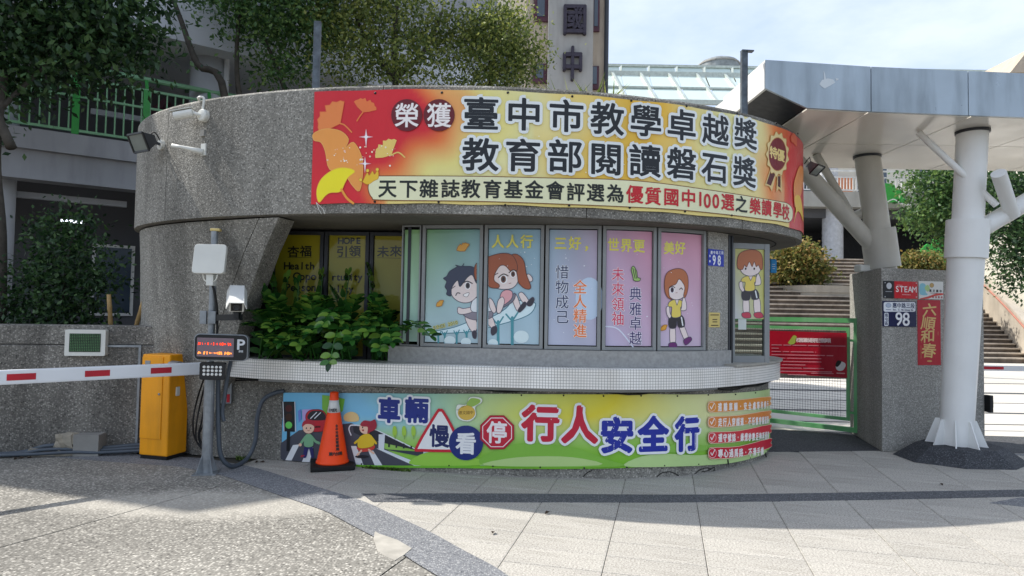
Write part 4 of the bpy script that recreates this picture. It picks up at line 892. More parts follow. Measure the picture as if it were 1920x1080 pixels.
for k, (a, b, r) in enumerate(((838, 833, .02), (845, 840, .018), (851, 846, .016))):
    p = [np.append(WS.at(WS.px(x, 800)[0], 0, .05+.045*k)[:2], z) for x, z in ((-60, .03), (40, .035), (95, .10-.03*k), (150, .09-.02*k), (200, .07-.015*k), (270, .09-.02*k), (300, .05))]
    tag(MB().tube(spline(p, 6), r, 8).build('conduit', 'cable_grey', None, tuple(p[0]), True), 'grey conduit running along the foot of the low wall', 'conduit', 'conduits along the low wall')
px_tube('conduit', 'thick grey hose looping over the end of the low wall', 'conduit', ((298, 610, 6.75), (308, 605, 6.62), (322, 608, 6.55), (331, 625, 6.52), (333, 650, 6.54), (332, 690, 6.58)), .022, 'cable_grey')
# ------------------------------------------------------------------ parking barrier
cb = Vector((-3.46, 6.455, 0.0045)); rz = RAD(-14.5); Rb = Matrix.Rotation(rz, 3, 'Z'); lp = lambda x, y, z: cb+Rb @ Vector((x, y, z))
br = thing('parking_barrier', 'yellow parking barrier cabinet with raised white and red arm', 'parking barrier', tuple(cb))
MB().box(lp(0, 0, .53), (.33, .26, .99), rz, .012).build('cabinet', 'yellow_paint', br, bevel=0)
MB().box(lp(0, 0, .018), (.31, .24, .034), rz).build('plinth', 'rubber', br)
dr = MB().box(lp(-.035, -.134, .60), (.245, .008, .80), rz, .003).build('door', 'yellow_paint', br)
MB().lathe([(.011, 0), (.011, .008), (.005, .011)], lp(.06, -.138, .64), 10, Rb @ Vector((0, -1, 0))).build('lock', 'galv', dr)
MB().box(lp(-.09, -.1395, .945), (.06, .004, .035), rz).build('name_tag', 'galv', br)
MB().box(lp(.168, -.02, .66), (.012, .05, .09), rz, .005).build('vent_cover', 'white_plastic', br)
AA = np.array([-2.93, 6.16]); AD = np.array([-.723, -.69]); AS_ = Surf([AA+AD*3.4, AA])
plain('arm_paint', 'd9dce0', .35, 0, .05, 3)
arm = sweep(AS_, 0, AS_.len, [(.022, .862), (.026, .872), (.026, .966), (.022, .976), (-.022, .976), (-.022, .862)], 9).build('arm', 'arm_paint', br)
for x0, x1 in ((12, 67), (158, 205), (281, 320)):
    a, b = AS_.px(x0, 700)[0], AS_.px(x1, 695)[0]; sweep(AS_, a, b, rect(.025, .0285, .893, .945), 9).build('red_band', 'red_paint', arm)
for a in (.35, .95): sweep(AS_, a, a+.3, rect(.025, .0285, .893, .945), 9).build('red_band', 'red_paint', arm)
MB().lathe([(.05, 0), (.05, .14)], lp(.16, -.1, .92), 14, Vector((AA[0]-.08, AA[1]-.06, .919))-lp(.16, -.1, .92)).build('hub', 'galv', br)
# ------------------------------------------------------------------ camera post and what hangs on it
PX, PY = -2.735, 5.85
po = thing('camera_post', 'grey galvanised steel post bolted to the pavement beside the barrier', 'post', (PX, PY, .0045))
MB().lathe([(.045, .012), (.045, .98), (.03, 1.0), (.03, 2.2)], (PX, PY, 0), 16).build('pole', 'galv', po, smooth=False)
MB().box((PX, PY, .009), (.20, .20, .012), .2).build('base_plate', 'galv', po)
for k in range(4): a = RAD(45+90*k+11); d = Vector((math.cos(a), math.sin(a), 0)); MB().slab([Vector((PX, PY, .015))+d*.04, Vector((PX, PY, .015))+d*.1, Vector((PX, PY, .17))+d*.045], d.cross(Vector((0, 0, 1)))*.008).build('gusset', 'galv', po)
MB().box((PX+.01, PY, 2.212), (.085, .06, .022), .1, .004).build('cap', 'note_yellow', po)
c = at(392, 485, 5.70); rgt = Vector((.995, .10, 0))
an = thing('antenna_panel', 'square white antenna panel high on the grey post', 'antenna', tuple(map(float, c)))
mb, f, nr = panel3(c, rgt, .276, .266, .045, .03, (.02, .12, .99)); mb.build('panel', 'white_plastic', an, bevel=.004)
MB().box(Vector(c)+Vector((.0, .06, -.19)), (.06, .1, .10), .1, .004).build('bracket', 'white_plastic', an)
MB().tube(spline([Vector(c)+Vector(q) for q in ((-.06, .02, -.14), (-.05, .03, -.19), (0, .03, -.21), (.05, .03, -.19), (.07, .02, -.14))], 5), .006, 6).build('cable', 'white_plastic', an, smooth=True)
MB().tube(spline([Vector(c)+Vector(q) for q in ((.0, .08, -.22), (.02, .1, -.33), (.03, .13, -.5), (.04, .13, -.9))], 5), .012, 6).build('lead', 'cable_black', an, smooth=True)
c = Vector(at(444, 562, 5.68)); dirv = Vector((.34, -.80, -.48)).normalized(); sd, up = frame_of(dirv)
cm = thing('plate_camera', 'white boxed camera under a hood on the post', 'camera', tuple(c))
MB().slab([c+sd*x+up*y-dirv*.13 for x, y in ((-.06, -.05), (.06, -.05), (.06, .05), (-.06, .05))], dirv*.26).build('housing', 'white_plastic', cm, bevel=.004)
MB().slab([c+sd*x+up*y-dirv*.16 for x, y in ((-.085, .0), (-.06, .062), (.06, .062), (.085, .0), (.079, 0), (.056, .056), (-.056, .056), (-.079, 0))], dirv*.33).build('hood', 'white_paint', cm)
MB().slab([c+sd*x+up*y+dirv*.131 for x, y in ((-.045, -.04), (.045, -.04), (.045, .035), (-.045, .035))], dirv*.004).build('window', 'black_plastic', cm)
MB().lathe([(.028, 0), (.028, .01), (.02, .012), (.014, .006)], c+dirv*.134, 16, dirv).build('lens', 'dark_alum', cm)
MB().box(c+Vector((-.0, .02, -.12)), (.05, .06, .10), 0, .004).build('pivot', 'black_plastic', cm)
q = Vector((PX, PY-.01, 1.41)); MB().bar(q+Vector((.06, -.03, 0)), c+Vector((.03, .03, -.155)), .04, .055).build('arm', 'black_plastic', cm)
MB().box(q+Vector((-.045, -.055, .0)), (.06, .03, .12), 0, .004).box(q+Vector((.03, -.05, .0)), (.07, .02, .115), 0, .004).build('clamp', 'galv', cm)
c = Vector(at(414.5, 651.5, 5.66)); rgt = Vector((.985, .17, -.02)).normalized()
ds = thing('parking_display', 'black parking display with red text and white letter P', 'display', tuple(c))
mb, f, nr = panel3(c, rgt, .448, .233, .07, .045); mb.build('bezel', 'galv', ds, bevel=.003)
mb, _, _ = panel3(c+nr*.004, rgt, .434, .219, .004, .04); mb.build('face', 'black_plastic', ds)
plain('screen', '7a6a72', .25, 0, .1, 3); mb, f2, _ = panel3(c+nr*.008+rgt*-.045, rgt, .305, .165, .003, .004); mb.build('screen', 'screen', ds)
def emit(name, col, s_):
    m = NT(name); m.out(col, .5); m.b.inputs['Emission Color'].default_value = lin(col)+(1,); m.b.inputs['Emission Strength'].default_value = s_; MT[name] = m.m
emit('led_red', 'ff3a12', .8); emit('led_orange', 'ff8a3a', .9); PSd = Surf([f(-.24, 0, .0085)[:2], f(.24, 0, .0085)[:2]])
rl = random.Random(3)
for row, mt in ((.03, 'led_red'), (-.05, 'led_orange')):
    mb = MB(); x = -.145
    while x < .14:
        w_ = rl.choice((.004, .008, .012)); h_ = rl.choice((.012, .02, .026)); a = rl.choice((0, .4, -.4, 0))
        mb.slab([f2(x, row-h_/2, .0008), f2(x+w_, row-h_/2, .0008), f2(x+w_+a*.012, row+h_/2, .0008), f2(x+a*.012, row+h_/2, .0008)], nr*.0006); x += w_+rl.choice((.004, .006, .016))
    stuff(mb.build('led_text', mt, ds))
class Flat:      # any flat panel as a print surface: u along, v up, in metres
    def __init__(s, f): s.f = f
    def at(s, u, v, o=0): return np.array(s.f(u, v, o))
    def px(s, x, y): return (x, y)
p = Print(Flat(f), .0065); p.glyphuv('P', .168, .03, .14, .125, 'cfd2d6', bold=.006); p.glyphuv('停', .158, -.03, .02, .022, 'aeb2b6', bold=.002); p.glyphuv('車', .178, -.03, .02, .022, 'aeb2b6', bold=.002); p.build('lettering', ds)
c = Vector(at(398, 696, 5.68)); fl = thing('fill_light', 'small black lamp with fifteen white dots under the parking display', 'lamp', tuple(c))
mb, f, nr = panel3(c, rgt, .215, .155, .05, .02); mb.build('lamp_body', 'black_plastic', fl, bevel=.003)
dot = None
for i in range(5):
    for j in range(3):
        if dot is None: dot = MB().lathe([(.0125, 0), (.0125, .002), (.008, .005)], f(-.068, -.028, .001), 10, nr).build('lamp_dot', 'white_paint', fl); d0 = f(-.068, -.028, .001)
        else: dup(dot, f(-.068+.034*i, -.028+.032*j, .001)-d0)
MB().bar(c+Vector((.04, .04, -.02)), Vector((PX, PY-.03, .90)), .03, .04).build('bracket', 'galv', fl)
# conduits round the post
px_tube('conduit', 'grey ribbed hose hanging in a loop beside the post', 'conduit', ((533, 733, 6.38), (512, 738, 6.36), (492, 752, 6.34), (482, 785, 6.33), (479, 825, 6.32), (466, 856, 6.27), (446, 872, 6.1), (428, 872, 5.98), (413, 850, 5.93), (409, 790, 5.92), (409, 715, 5.93), (411, 685, 5.95)), .021, 'cable_grey')
px_tube('conduit', 'straight grey hose tied behind the post', 'conduit', ((437, 660, 5.92), (428, 700, 5.91), (421, 745, 5.92), (417, 772, 5.93), (420, 790, 5.93)), .018, 'cable_grey')
for k, (dx, dy) in enumerate(((0, 0), (-9, 6), (5, -4), (-16, 2))): px_tube('power_cable', 'thin black cable hanging between barrier and post', 'cable', ((394+dx*.5, 700, 6.0), (386+dx, 745+dy, 6.34), (378+dx, 790, 6.36), (372+dx*.4, 820+dy, 6.38), (384, 845+dy*.5, 6.36), (396, 868, 6.05)), .008, 'cable_black')['group'] = 'cables behind the post'
eb = LS.px(430, 735); mb = MB(); p = LS.at(eb[0], .62, .04)
jb = thing('cable_box', 'upright grey cable box under the left end of the ledge', 'box', tuple(map(float, p)))
MB().box((p[0], p[1], .675), (.10, .06, .26), .2, .004).build('cover', 'galv', jb); MB().box((p[0]+.028, p[1]-.026, .60), (.028, .012, .08), .2).build('sticker', 'red_paint', jb)
for k, (o_, r_, ph) in enumerate(((.03, .011, 0), (.045, .008, 1.3))):
    u_ = np.linspace(LS.px(446, 735)[0], LS.px(1436, 730)[0], 50)
    pts = [LS.at(u, .80-.012*k+.010*math.sin(u*5+ph)+.008*math.sin(u*11), o_) for u in u_]
    tag(MB().tube(pts, r_, 6).build('power_cable', 'cable_black', None, tuple(pts[0]), True), 'black cable strung under the tiled ledge', 'cable', 'cables under the ledge')
# ------------------------------------------------------------------ traffic cone
cp = gz(622, 876); cp = Vector((cp[0], cp[1]+.02, 0))
cn = thing('traffic_cone', 'orange traffic cone with white collar standing before the lower banner', 'traffic cone', tuple(cp))
MB().box(cp+Vector((0, 0, .025)), (.40, .40, .042), .3, .008).build('base', 'rubber', cn)
MB().lathe([(.155, .046), (.152, .062), (.145, .066), (.046, .60), (.040, .705), (.034, .712), (.022, .712), (.022, .69)], cp, 32).build('body', 'orange', cn, smooth=True)
cr = lambda z: .145+(.046-.145)*(z-.066)/.534
MB().lathe([(cr(.52)+.002, .52), (.0475, .60), (.0452, .635), (.0445, .635), (.046, .60), (cr(.52), .52)], cp, 32).build('collar', 'white_paint', cn, smooth=True)
class Cone:
    def at(s, u, v, o=0): r = cr(v)+.0028+o; a = RAD(-95)+u/max(.05, cr(.3)); return np.array([cp.x+r*math.cos(a), cp.y+r*math.sin(a), v])
    def px(s, x, y): return x, y
pc = Print(Cone(), .0005, .0002, .02)
for i, ch in enumerate('台中市政府警察局'): pc.glyphuv(ch, .072, .40-.03*i, .028, .028, '2a1208', bold=.003)
for i, ch in enumerate('第六分局'): pc.glyphuv(ch, .022+.024*i, .15, .027, .034, '2a1208', bold=.003)
for i, ch in enumerate('3M反光'): pc.glyphuv(ch, -.035+.034*i, .545, .04, .034, '1c1c1e', bold=.003)
pc.build('lettering', cn)
# ------------------------------------------------------------------ fittings on the booth wall
def wallp(x, y, o=0): u, z = ES.px(x, y); return Vector(ES.at(u, z, o))
w0 = wallp(385, 218); wn = (wallp(385, 218, 1)-w0).normalized(); sd = Vector((wn.y, -wn.x, 0)); sd = -sd if sd.x > 0 else sd   # sd points to the left along the wall
cc = thing('security_camera', 'white bullet security camera on a round wall mount', 'security camera', tuple(w0))
MB().lathe([(.058, 0), (.058, .04), (.05, .05), (.02, .055)], w0, 20, wn).build('mount', 'white_plastic', cc)
e = w0+wn*.09+sd*.05+Vector((0, 0, .012)); MB().tube([w0+wn*.045, w0+wn*.08+sd*.02, e], .016, 8).build('neck', 'white_plastic', cc)
dv = (sd*.85+wn*.42+Vector((0, 0, -.2))).normalized(); MB().lathe([(.036, 0), (.04, .01), (.04, .17)], e, 18, dv).build('barrel', 'white_plastic', cc); MB().lathe([(.036, 0), (.036, .004)], e+dv*.169, 18, dv).build('lens', 'black_plastic', cc)
MB().slab([e+dv*k+Vector((0, 0, .043))+sd.cross(dv)*0+(dv.cross(Vector((0, 0, 1))))*j for k, j in ((-.0, -.034), (.21, -.034), (.21, .034), (0, .034))], (0, 0, .005)).build('sunshade', 'white_plastic', cc)
MB().tube(spline([w0+wn*.03+Vector((0, 0, .05)), w0+wn*.035+Vector((.01, 0, .16)), wallp(380, 187, .05), wallp(372, 192, -.05)], 6), .011, 7).build('cable', 'white_plastic', cc, smooth=True)
w1 = wallp(383, 282); bk_ = thing('wall_bracket', 'empty white camera bracket below the security camera', 'bracket', tuple(w1))
MB().slab([w1+Vector((0, 0, z))+sd*x for x, z in ((-.03, -.05), (.03, -.05), (.03, .06), (-.03, .06))], wn*.014).build('back_plate', 'white_plastic', bk_)
MB().tube([w1+wn*.01+Vector((0, 0, -.02)), w1+wn*.07+sd*.08+Vector((0, 0, .0)), w1+wn*.12+sd*.17+Vector((0, 0, .02)), w1+wn*.15+sd*.24+Vector((0, 0, .03))], [.03, .022, .016, .02], 8).build('arm', 'white_plastic', bk_, smooth=True)
w2 = wallp(382, 250); tag(MB().slab([w2+Vector((0, 0, z))+sd*x for x, z in ((-.025, -.03), (.025, -.03), (.025, .03), (-.025, .03))], wn*.02).build('junction_plate', 'concrete', None, tuple(w2)), 'small grey junction plate between camera and empty bracket', 'plate')
def floodlight(label, w, wn, aim, k=1, mat='dark_alum'):
    t = thing('floodlight', label, 'floodlight', tuple(w)); aim = Vector(aim).normalized(); s_, u_ = frame_of(aim); c = w+wn*.16*k
    MB().lathe([(.045*k, 0), (.05*k, .03)], w, 12, wn).build('mount', 'white_plastic', t)
    MB().bar(w+wn*.02, c-aim*.05, .03*k, .02*k).build('arm', mat, t)
    a, b = [(-.11, -.08), (.11, -.08), (.11, .08), (-.11, .08)], [(-.05, -.035), (.05, -.035), (.05, .035), (-.05, .035)]
    v = [c+aim*.06*k+s_*x*k+u_*y*k for x, y in a]+[c-aim*.08*k+s_*x*k+u_*y*k for x, y in b]
    MB().add(v, [(0, 1, 2, 3), (7, 6, 5, 4)]+[(i, 4+i, 4+(i+1) % 4, (i+1) % 4) for i in range(4)]).build('housing', mat, t)
    fr = MB()
    for i in range(4): fr.bar(v[i]+aim*.005, v[(i+1) % 4]+aim*.005, .016*k, .016*k)
    fr.build('rim', 'black_plastic', t); MB().slab([c+aim*.062*k+s_*x*k*.92+u_*y*k*.9 for x, y in a], aim*.003).build('glass', 'lamp_glass', t)
    MB().tube(spline([w+wn*.02+Vector((0, 0, .03)), w+wn*.07+Vector((0, 0, .10)), c-aim*.07+Vector((0, 0, .06)), c-aim*.06], 5), .006*k, 6).build('cable', 'cable_black', t, smooth=True)
    return t
plain('lamp_glass', '6f7672', .12, 0, .1, 5)
w3 = wallp(305, 272); n3 = (wallp(305, 272, 1)-w3).normalized(); s3 = Vector((n3.y, -n3.x, 0)); s3 = -s3 if s3.x > 0 else s3
floodlight('black floodlight with pale glass at the left end of the booth wall', w3, n3, Vector((-.42, -.78, -.42)), 1.05)
w4 = Vector(ES.at(ES.px(1505, 300)[0]+.05, 3.17, 0)); n4 = Vector((.98, -.2, 0)); floodlight('grey floodlight reaching out from the right end of the booth', w4, n4, (.45, -.5, -.75), .8, 'galv')
# side window, rain pipe
u_ = .80; q0, q1 = ES.at(.86, 0, .02), ES.at(.98, 0, .0)
pz = [ES.at(.93, z, .05) for z in (3.22, 2.9, 2.4, 1.9, 1.55)]; tag(MB().tube(pz, .018, 8).build('rain_pipe', 'galv', None, tuple(pz[-1])), 'thin grey pipe down the left edge of the booth', 'pipe')
# roof posts
for x, y, k, lab in ((581.5, 162, 1.06, 'bare rusty steel post on the booth roof above the banner'), (1411, 210, .92, 'hooked rusty steel post on the booth roof near the canopy')):
    u = ES.px(x, y)[0]; b = Vector(ES.at(u, 3.30, -.10)); h = ES.px(x, 40 if x < 1000 else 98)[1]+.04; t = thing('steel_post', lab, 'post', (b.x, b.y, 3.25))
    MB().box((b.x, b.y, (3.25+h)/2), (.06, .04, h-3.25), .1).build('post', 'rust_steel', t)
    if x > 1000: MB().box((b.x+.03, b.y, h+.006), (.12, .05, .012), .1).build('hook', 'rust_steel', t)
    MB().box((b.x, b.y, 3.262), (.14, .12, .02), .1).build('foot_plate', 'rust_steel', t)
# plaques on the gate pillar come later; small blue sign beside the booth
c = Vector(at(1450, 499, 7.4)); bs = thing('blue_sign', 'small bright blue sign behind the open casement', 'sign', (c.x, c.y, c.z-.08))
plain('cyan_plate', '1d8fd0', .4); MB().box(c, (.075, .02, .16), 0, .012).build('panel', 'cyan_plate', bs); MB().tube([c+Vector((-.02, .02, -.05)), c+Vector((-.35, .35, -.05))], .012, 6).build('bracket', 'galv', bs)
for dy, w_ in ((.02, .03), (-.005, .035), (-.03, .025)): MB().box(c+Vector((0, -.0115, dy)), (w_, .002, .006)).build('printed_line', 'white_paint', bs)
# ------------------------------------------------------------------ gate pillar with plaques
gp = thing('gate_pillar', 'grey pebble-finish gate pillar with number plate and red couplet', 'pillar', (4.6, 7.6, 0))
FA, FB = np.array([4.20, 7.27]), np.array([5.62, 7.62]); LF = np.array([4.46, 8.45])
MB().prism([tuple(FA), tuple(FB), (5.55, 7.90), (4.50, 7.64), (4.66, 8.42), tuple(LF)], 0, 2.08).build('pillar_body', 'pillar_agg', gp, bevel=.012)
FSf = Surf([FA, FB])
def ell_cf(fn): return fn
t, p = plate('school_plaque', 'red and black plaque reading STEAM on the gate pillar', 'plaque', FSf, 1655.5, 1719, 527.5, 559.5, lambda i, t: np.array(lin('2a2c30' if i < .3 else 'cf1f2b')), th=.008, nu=24)
p.line('STEAM', (1681, 542), (1713, 543), .095, 'f4e8e6', aspect=1.0, bold=.003); p.stroke([(1690, 552.5), (1706, 553)], .006, 'e6b0b0', False); p.ell(1665.5, 536, 5, 6, 'c9ccd0', n=14); p.stroke([(1659, 546.5), (1671, 546.8)], .006, 'b0b4b8', False); p.stroke([(1680, 534.5), (1690, 535)], .006, 'f0b0b0', False)
for x, y in ((1658, 530), (1716.5, 531), (1658, 556.5), (1716.5, 557)): p.ell(x, y, 1.1, 1.1, 'c8cacc', n=8)
p.build('lettering', t)
t, p = plate('school_plaque', 'white plaque with blue sketch and red swoosh on the gate pillar', 'plaque', FSf, 1722, 1767, 527.5, 561, lambda i, t: np.array(lin('e6e6e2')), th=.008)
p.blob([(1724, 552), (1722.5, 535), (1730, 531), (1736, 538), (1734, 547), (1738, 553)], '8ccadb'); p.blob([(1732, 540), (1738, 534), (1742, 541), (1738, 547)], 'b6d690'); p.ell(1745.5, 535, 4, 4.2, 'c8a464', '7a6a4a', .003, 12); p.line('惠文國中', (1743, 545), (1762, 546), .032, '2a2c30', bold=.003); p.stroke([(1743, 549.5), (1762, 550.5)], .005, '8a3038', False)
p.blob([(1723, 560), (1738, 556), (1754, 550.5), (1766, 550), (1766, 553), (1752, 555), (1738, 560)], 'd4463c'); p.line('科技教室', (1748, 557), (1764, 557.5), .024, 'b02a2a', bold=.002); p.build('lettering', t)
t, p = plate('number_plate', 'white and navy road number plate 98 on the gate pillar', 'number plate', FSf, 1654, 1716.5, 565, 612.5, '141c4a', th=.008)
rr = lambda x0, x1, y0, y1, r: [(x0+(r if sx < 0 else x1-x0-r)+r*math.cos(a), y0+(r if sy < 0 else y1-y0-r)+r*math.sin(a)) for sx, sy, q in ((1, 1, 0), (-1, 1, 90), (-1, -1, 180), (1, -1, 270)) for a in [RAD(q+30*k) for k in range(4)]]
p.poly(rr(1655.5, 1715, 566.5, 584.5, 3), 'e9edf2'); p.line('惠中路三段', (1676, 572.5), (1709.5, 573.5), .062, '20305a', bold=.003); p.line('Sec. 3, Huizhong Rd.', (1673.5, 580.5), (1711, 581.3), .026, '20305a', bold=.002); p.ell(1664, 572.5, 5, 4, 'b8c4d8', '5a6a8a', .003, 12); p.stroke([(1659.5, 580.5), (1668, 580.7)], .006, '5a6a8a', False)
p.poly(rr(1656, 1664, 586.5, 611, 2), 'e9edf2'); p.chars([('南', 1660, 591), ('屯', 1660, 598.5), ('區', 1660, 606)], 7, 7.5, '20305a', bold=.002); p.line('98', (1683.5, 598), (1697, 598.6), .215, 'f4f5f8', aspect=1.0, bold=.006); p.build('lettering', t)
t, p = plate('couplet', 'vertical red paper couplet with gold brush characters on the gate pillar', 'couplet', FSf, 1720, 1763, 562.5, 684.5, 'b8102a', th=.003, nu=6)
for ch, x, y, h, r in (('六', 1742, 581, 26, .1), ('順', 1740, 606, 27, -.06), ('和', 1739, 630, 25, .08), ('春', 1741, 657, 29, -.06)): a, b = p.uv(x-14, y), p.uv(x+14, y); c_, d_ = p.uv(x, y-h/2), p.uv(x, y+h/2); m = p.uv(x, y); p.glyphuv(ch, m[0], m[1], abs(b[0]-a[0]), abs(c_[1]-d_[1]), 'e2c07a', bold=.006, rot=r, shear=.12)
for x, ya, yb in ((1727, 633, 642), (1726, 648, 672), (1758, 622, 628)): p.stroke([(x, ya), (x, yb)], .006, 'c98a5a', False)
p.ell(1742, 677, 5, 1.6, 'd0a060', n=10); p.build('lettering', t)
c = Vector(at(1619, 524, 8.0)); tag(MB().box((c.x, c.y, 2.125), (.19, .12, .09), .25, .02).build('white_box', 'white_plastic', None, (c.x, c.y, 2.08)), 'small rounded white box on top of the gate pillar', 'box')
hb = thing('gate_latch', 'small black latch box on the right edge of the gate pillar', 'latch', (5.63, 7.6, .45)); MB().box((5.645, 7.6, .52), (.05, .09, .2), .25, .006).build('body', 'black_plastic', hb); MB().box((5.67, 7.58, .52), (.02, .03, .08), .25).build('bolt', 'galv', hb)
# ------------------------------------------------------------------ green gate and red notice board
g0, g1 = np.array([4.43, 8.16]), np.array([2.75, 9.55]); GT = Surf([g1, g0])
gt = thing('mesh_gate', 'green steel gate with wire mesh between booth and pillar', 'gate', (3.6, 8.8, 0))
plain('green_gate', '63ab6c', .4, 0, .12, 4, dirt=('d0d8cc', .25))
def gbar(name, u0, u1, z0, z1, o0=-.03, o1=.03): return sweep(GT, u0, u1, rect(o0, o1, z0, z1), 9).build(name, 'green_gate', gt)
GL_ = GT.len
gbar('stile', GL_-.06, GL_, .05, 1.50); gbar('stile', 0, .06, .05, 1.50); gbar('top_rail', .06, GL_-.06, 1.44, 1.50, -.028, .028); gbar('bottom_rail', .06, GL_-.06, .05, .11, -.028, .028)
gbar('inner_stile', GL_-.15, GL_-.11, .19, 1.38, -.02, .02); gbar('inner_top_rail', .06, GL_-.15, 1.34, 1.38, -.019, .019); gbar('inner_bottom_rail', .06, GL_-.15, .19, .23, -.019, .019); gbar('spacer', GL_-.11, GL_-.06, .28, .31, -.012, .012); gbar('spacer', GL_-.11, GL_-.06, 1.2, 1.23, -.012, .012)
wv = None
for k in range(int((GL_-.24)/.033)):
    u = .08+.033*k; p_ = GT.at(u, 0)
    if wv is None: wv = MB().tube([(p_[0], p_[1], .23), (p_[0], p_[1], 1.34)], .0017, 4).build('mesh_wire', 'dark_alum', gt); w00 = p_
    else: dup(wv, tuple(p_-w00))
wh = None
for k in range(33):
    z = .25+.033*k
    if wh is None: wh = MB().tube([GT.at(.06, z, .004), GT.at(GL_-.15, z, .004)], .0017, 4).build('mesh_wire', 'dark_alum', gt); z00 = z
    else: dup(wh, (0, 0, z-z00))
for z in (.35, 1.25):
    p_ = GT.at(GL_+.02, z); MB().lathe([(.02, -.05), (.02, .05)], p_, 10).build('hinge', 'black_plastic', gt)
SB = Surf([GT.at(GL_-1.75, 0, .035)[:2], GT.at(GL_-.135, 0, .035)[:2]])
nb = thing('notice_board', 'red notice board with white text hung on the green gate', 'notice board', tuple(map(float, SB.at(SB.len/2, .72))))
sheet('board', SB, SB.px(1436, 660)[0], SB.len, lambda u: (.735, 1.31), lambda i, t: np.array(lin('a80f28')), nb, .006, 8, 6, thick=.006)
p = Print(SB, .007, .00015); p.line('校園運動場使用注意事項', (1497, 637.5), (1554, 638.5), .062, 'f0d8d8', aspect=.9, bold=.003)
p.blob([(1478, 643), (1482, 637), (1488, 629), (1494, 631), (1492, 637), (1491, 643), (1484, 646)], '9fae4a'); rl = random.Random(5)
for k in range(10):
    y = 646.5+6.1*k; x = 1447.5
    xe = (1585, 1460, 1530, 1562, 1540, 1540, 1510, 1545, 1560, 1512)[k]
    if k == 9: x = 1478
    while x < xe: w_ = rl.uniform(6, 26); p.stroke([(x, y+.018*(x-1447)), (min(x+w_, xe), y+.018*(min(x+w_, xe)-1447))], .011, 'c9808a', False); x += w_+rl.choice((1, 1.5, 4))
p.stroke([(1522, 699.5), (1563, 700.5)], .010, 'c9808a', False); p.stroke([(1570, 699.5), (1584, 700)], .014, 'd8a0a0', False)
p.blob([(1568, 690), (1569, 680), (1575, 677), (1584, 680), (1586, 686), (1581, 694), (1573, 695)], 'd9d4d2'); p.blob([(1567, 684), (1571, 676), (1578, 677), (1576, 683), (1570, 688)], '1c1a1c'); p.build('lettering', nb)
# ------------------------------------------------------------------ entrance canopy
cy = thing('entrance_canopy', 'white metal entrance canopy on leaning round columns', 'canopy', (5, 7.2, 0))
plain('fascia_metal', 'a9b6c0', .35, .25, .08, 2.2, dirt=('6d767c', .6)); plain('soffit_metal', 'e2ded5', .16, .0, .05, 1.2, spec=.7); plain('column_paint', 'c6c3ba', .42, 0, .07, 3, dirt=('8f8b80', .3)); plain('column_white', 'e6e7e5', .4, 0, .05, 3)
ZB, ZC = 3.55, 4.0
FE = Surf([gz(1435, 112, ZC)[:2], gz(1633, 125, ZC)[:2], gz(1815, 133, ZC)[:2], gz(1920, 138, ZC)[:2], np.array(gz(1920, 138, ZC)[:2])+[3.2, .1]])
cor = FE.p[0]
def FY(x): return float(np.interp(x, FE.p[:, 0], FE.p[:, 1]))
x1_ = float(gz(1510, 204, ZB)[0])
sx = [cor[0], gz(1633, 125, ZC)[0], gz(1815, 133, ZC)[0], FE.p[3][0]+.35, FE.p[4][0]]
for k, (a, b) in enumerate(zip(sx, sx[1:])):
    g = .005; aa, bb = a+(g if k else 0), b-g
    if k == 0: v = [(aa, FY(aa), ZC), (bb, FY(bb), ZC), (bb, FY(bb), ZB), (x1_, FY(x1_), ZB), (aa, FY(aa), 3.72)]
    else: v = [(aa, FY(aa), ZC), (bb, FY(bb), ZC), (bb, FY(bb), ZB), (aa, FY(aa), ZB)]
    MB().slab(v, (0, .03, 0)).build('fascia_panel', 'fascia_metal', cy)
sg = [FY(cor[0])+.01, 7.25, 8.0, 8.75]
for a, b in zip(sg, sg[1:]): MB().slab([(cor[0]-.0, a, ZC), (cor[0]-.10*(b-6.2)/2.5, b-.006, ZC), (cor[0]-.10*(b-6.2)/2.5, b-.006, 3.72), (cor[0], a, 3.72)], (.03, 0, 0)).build('side_panel', 'column_white', cy)
MB().prism([(cor[0]+.03, FY(cor[0])+.3), (FE.p[4][0]-.05, FE.p[4][1]+.3), (FE.p[4][0]-.05, 8.72), (cor[0]-.06, 8.72)], 3.76, 3.97).build('roof', 'fascia_metal', cy)
v = [(cor[0]+.02, FY(cor[0])+.03, 3.73), (x1_, FY(x1_)+.03, ZB+.01), (x1_, 8.72, ZB+.01), (cor[0]-.08, 8.72, 3.73)]; MB().slab(v, (0, 0, .02)).build('sloped_soffit', 'dark_alum', cy)
MB().prism([(x1_, FY(x1_)+.32), (FE.p[4][0]-.05, FE.p[4][1]+.32), (FE.p[4][0]-.05, 8.7), (x1_, 8.7)], ZB+.016, ZB+.06).build('soffit_backing', 'joint', cy)
xs_ = [x1_+.02]+list(np.arange(3.52, FE.p[4][0]-.3, 1.08))+[FE.p[4][0]-.06]; ys_ = [None, 7.47, 8.70]
for a, b in zip(xs_, xs_[1:]):
    for r_ in (0, 1):
        g = .006; ya, yb = (FY(a)+.05, FY(b)+.05) if r_ == 0 else (7.47+g, 7.47+g); ye = ys_[r_+1]-g
        MB().prism([(a+g, ya), (b-g, yb), (b-g-.17*(r_ == 9), ye), (a+g, ye)], ZB, ZB+.014).build('soffit_panel', 'soffit_metal', cy)
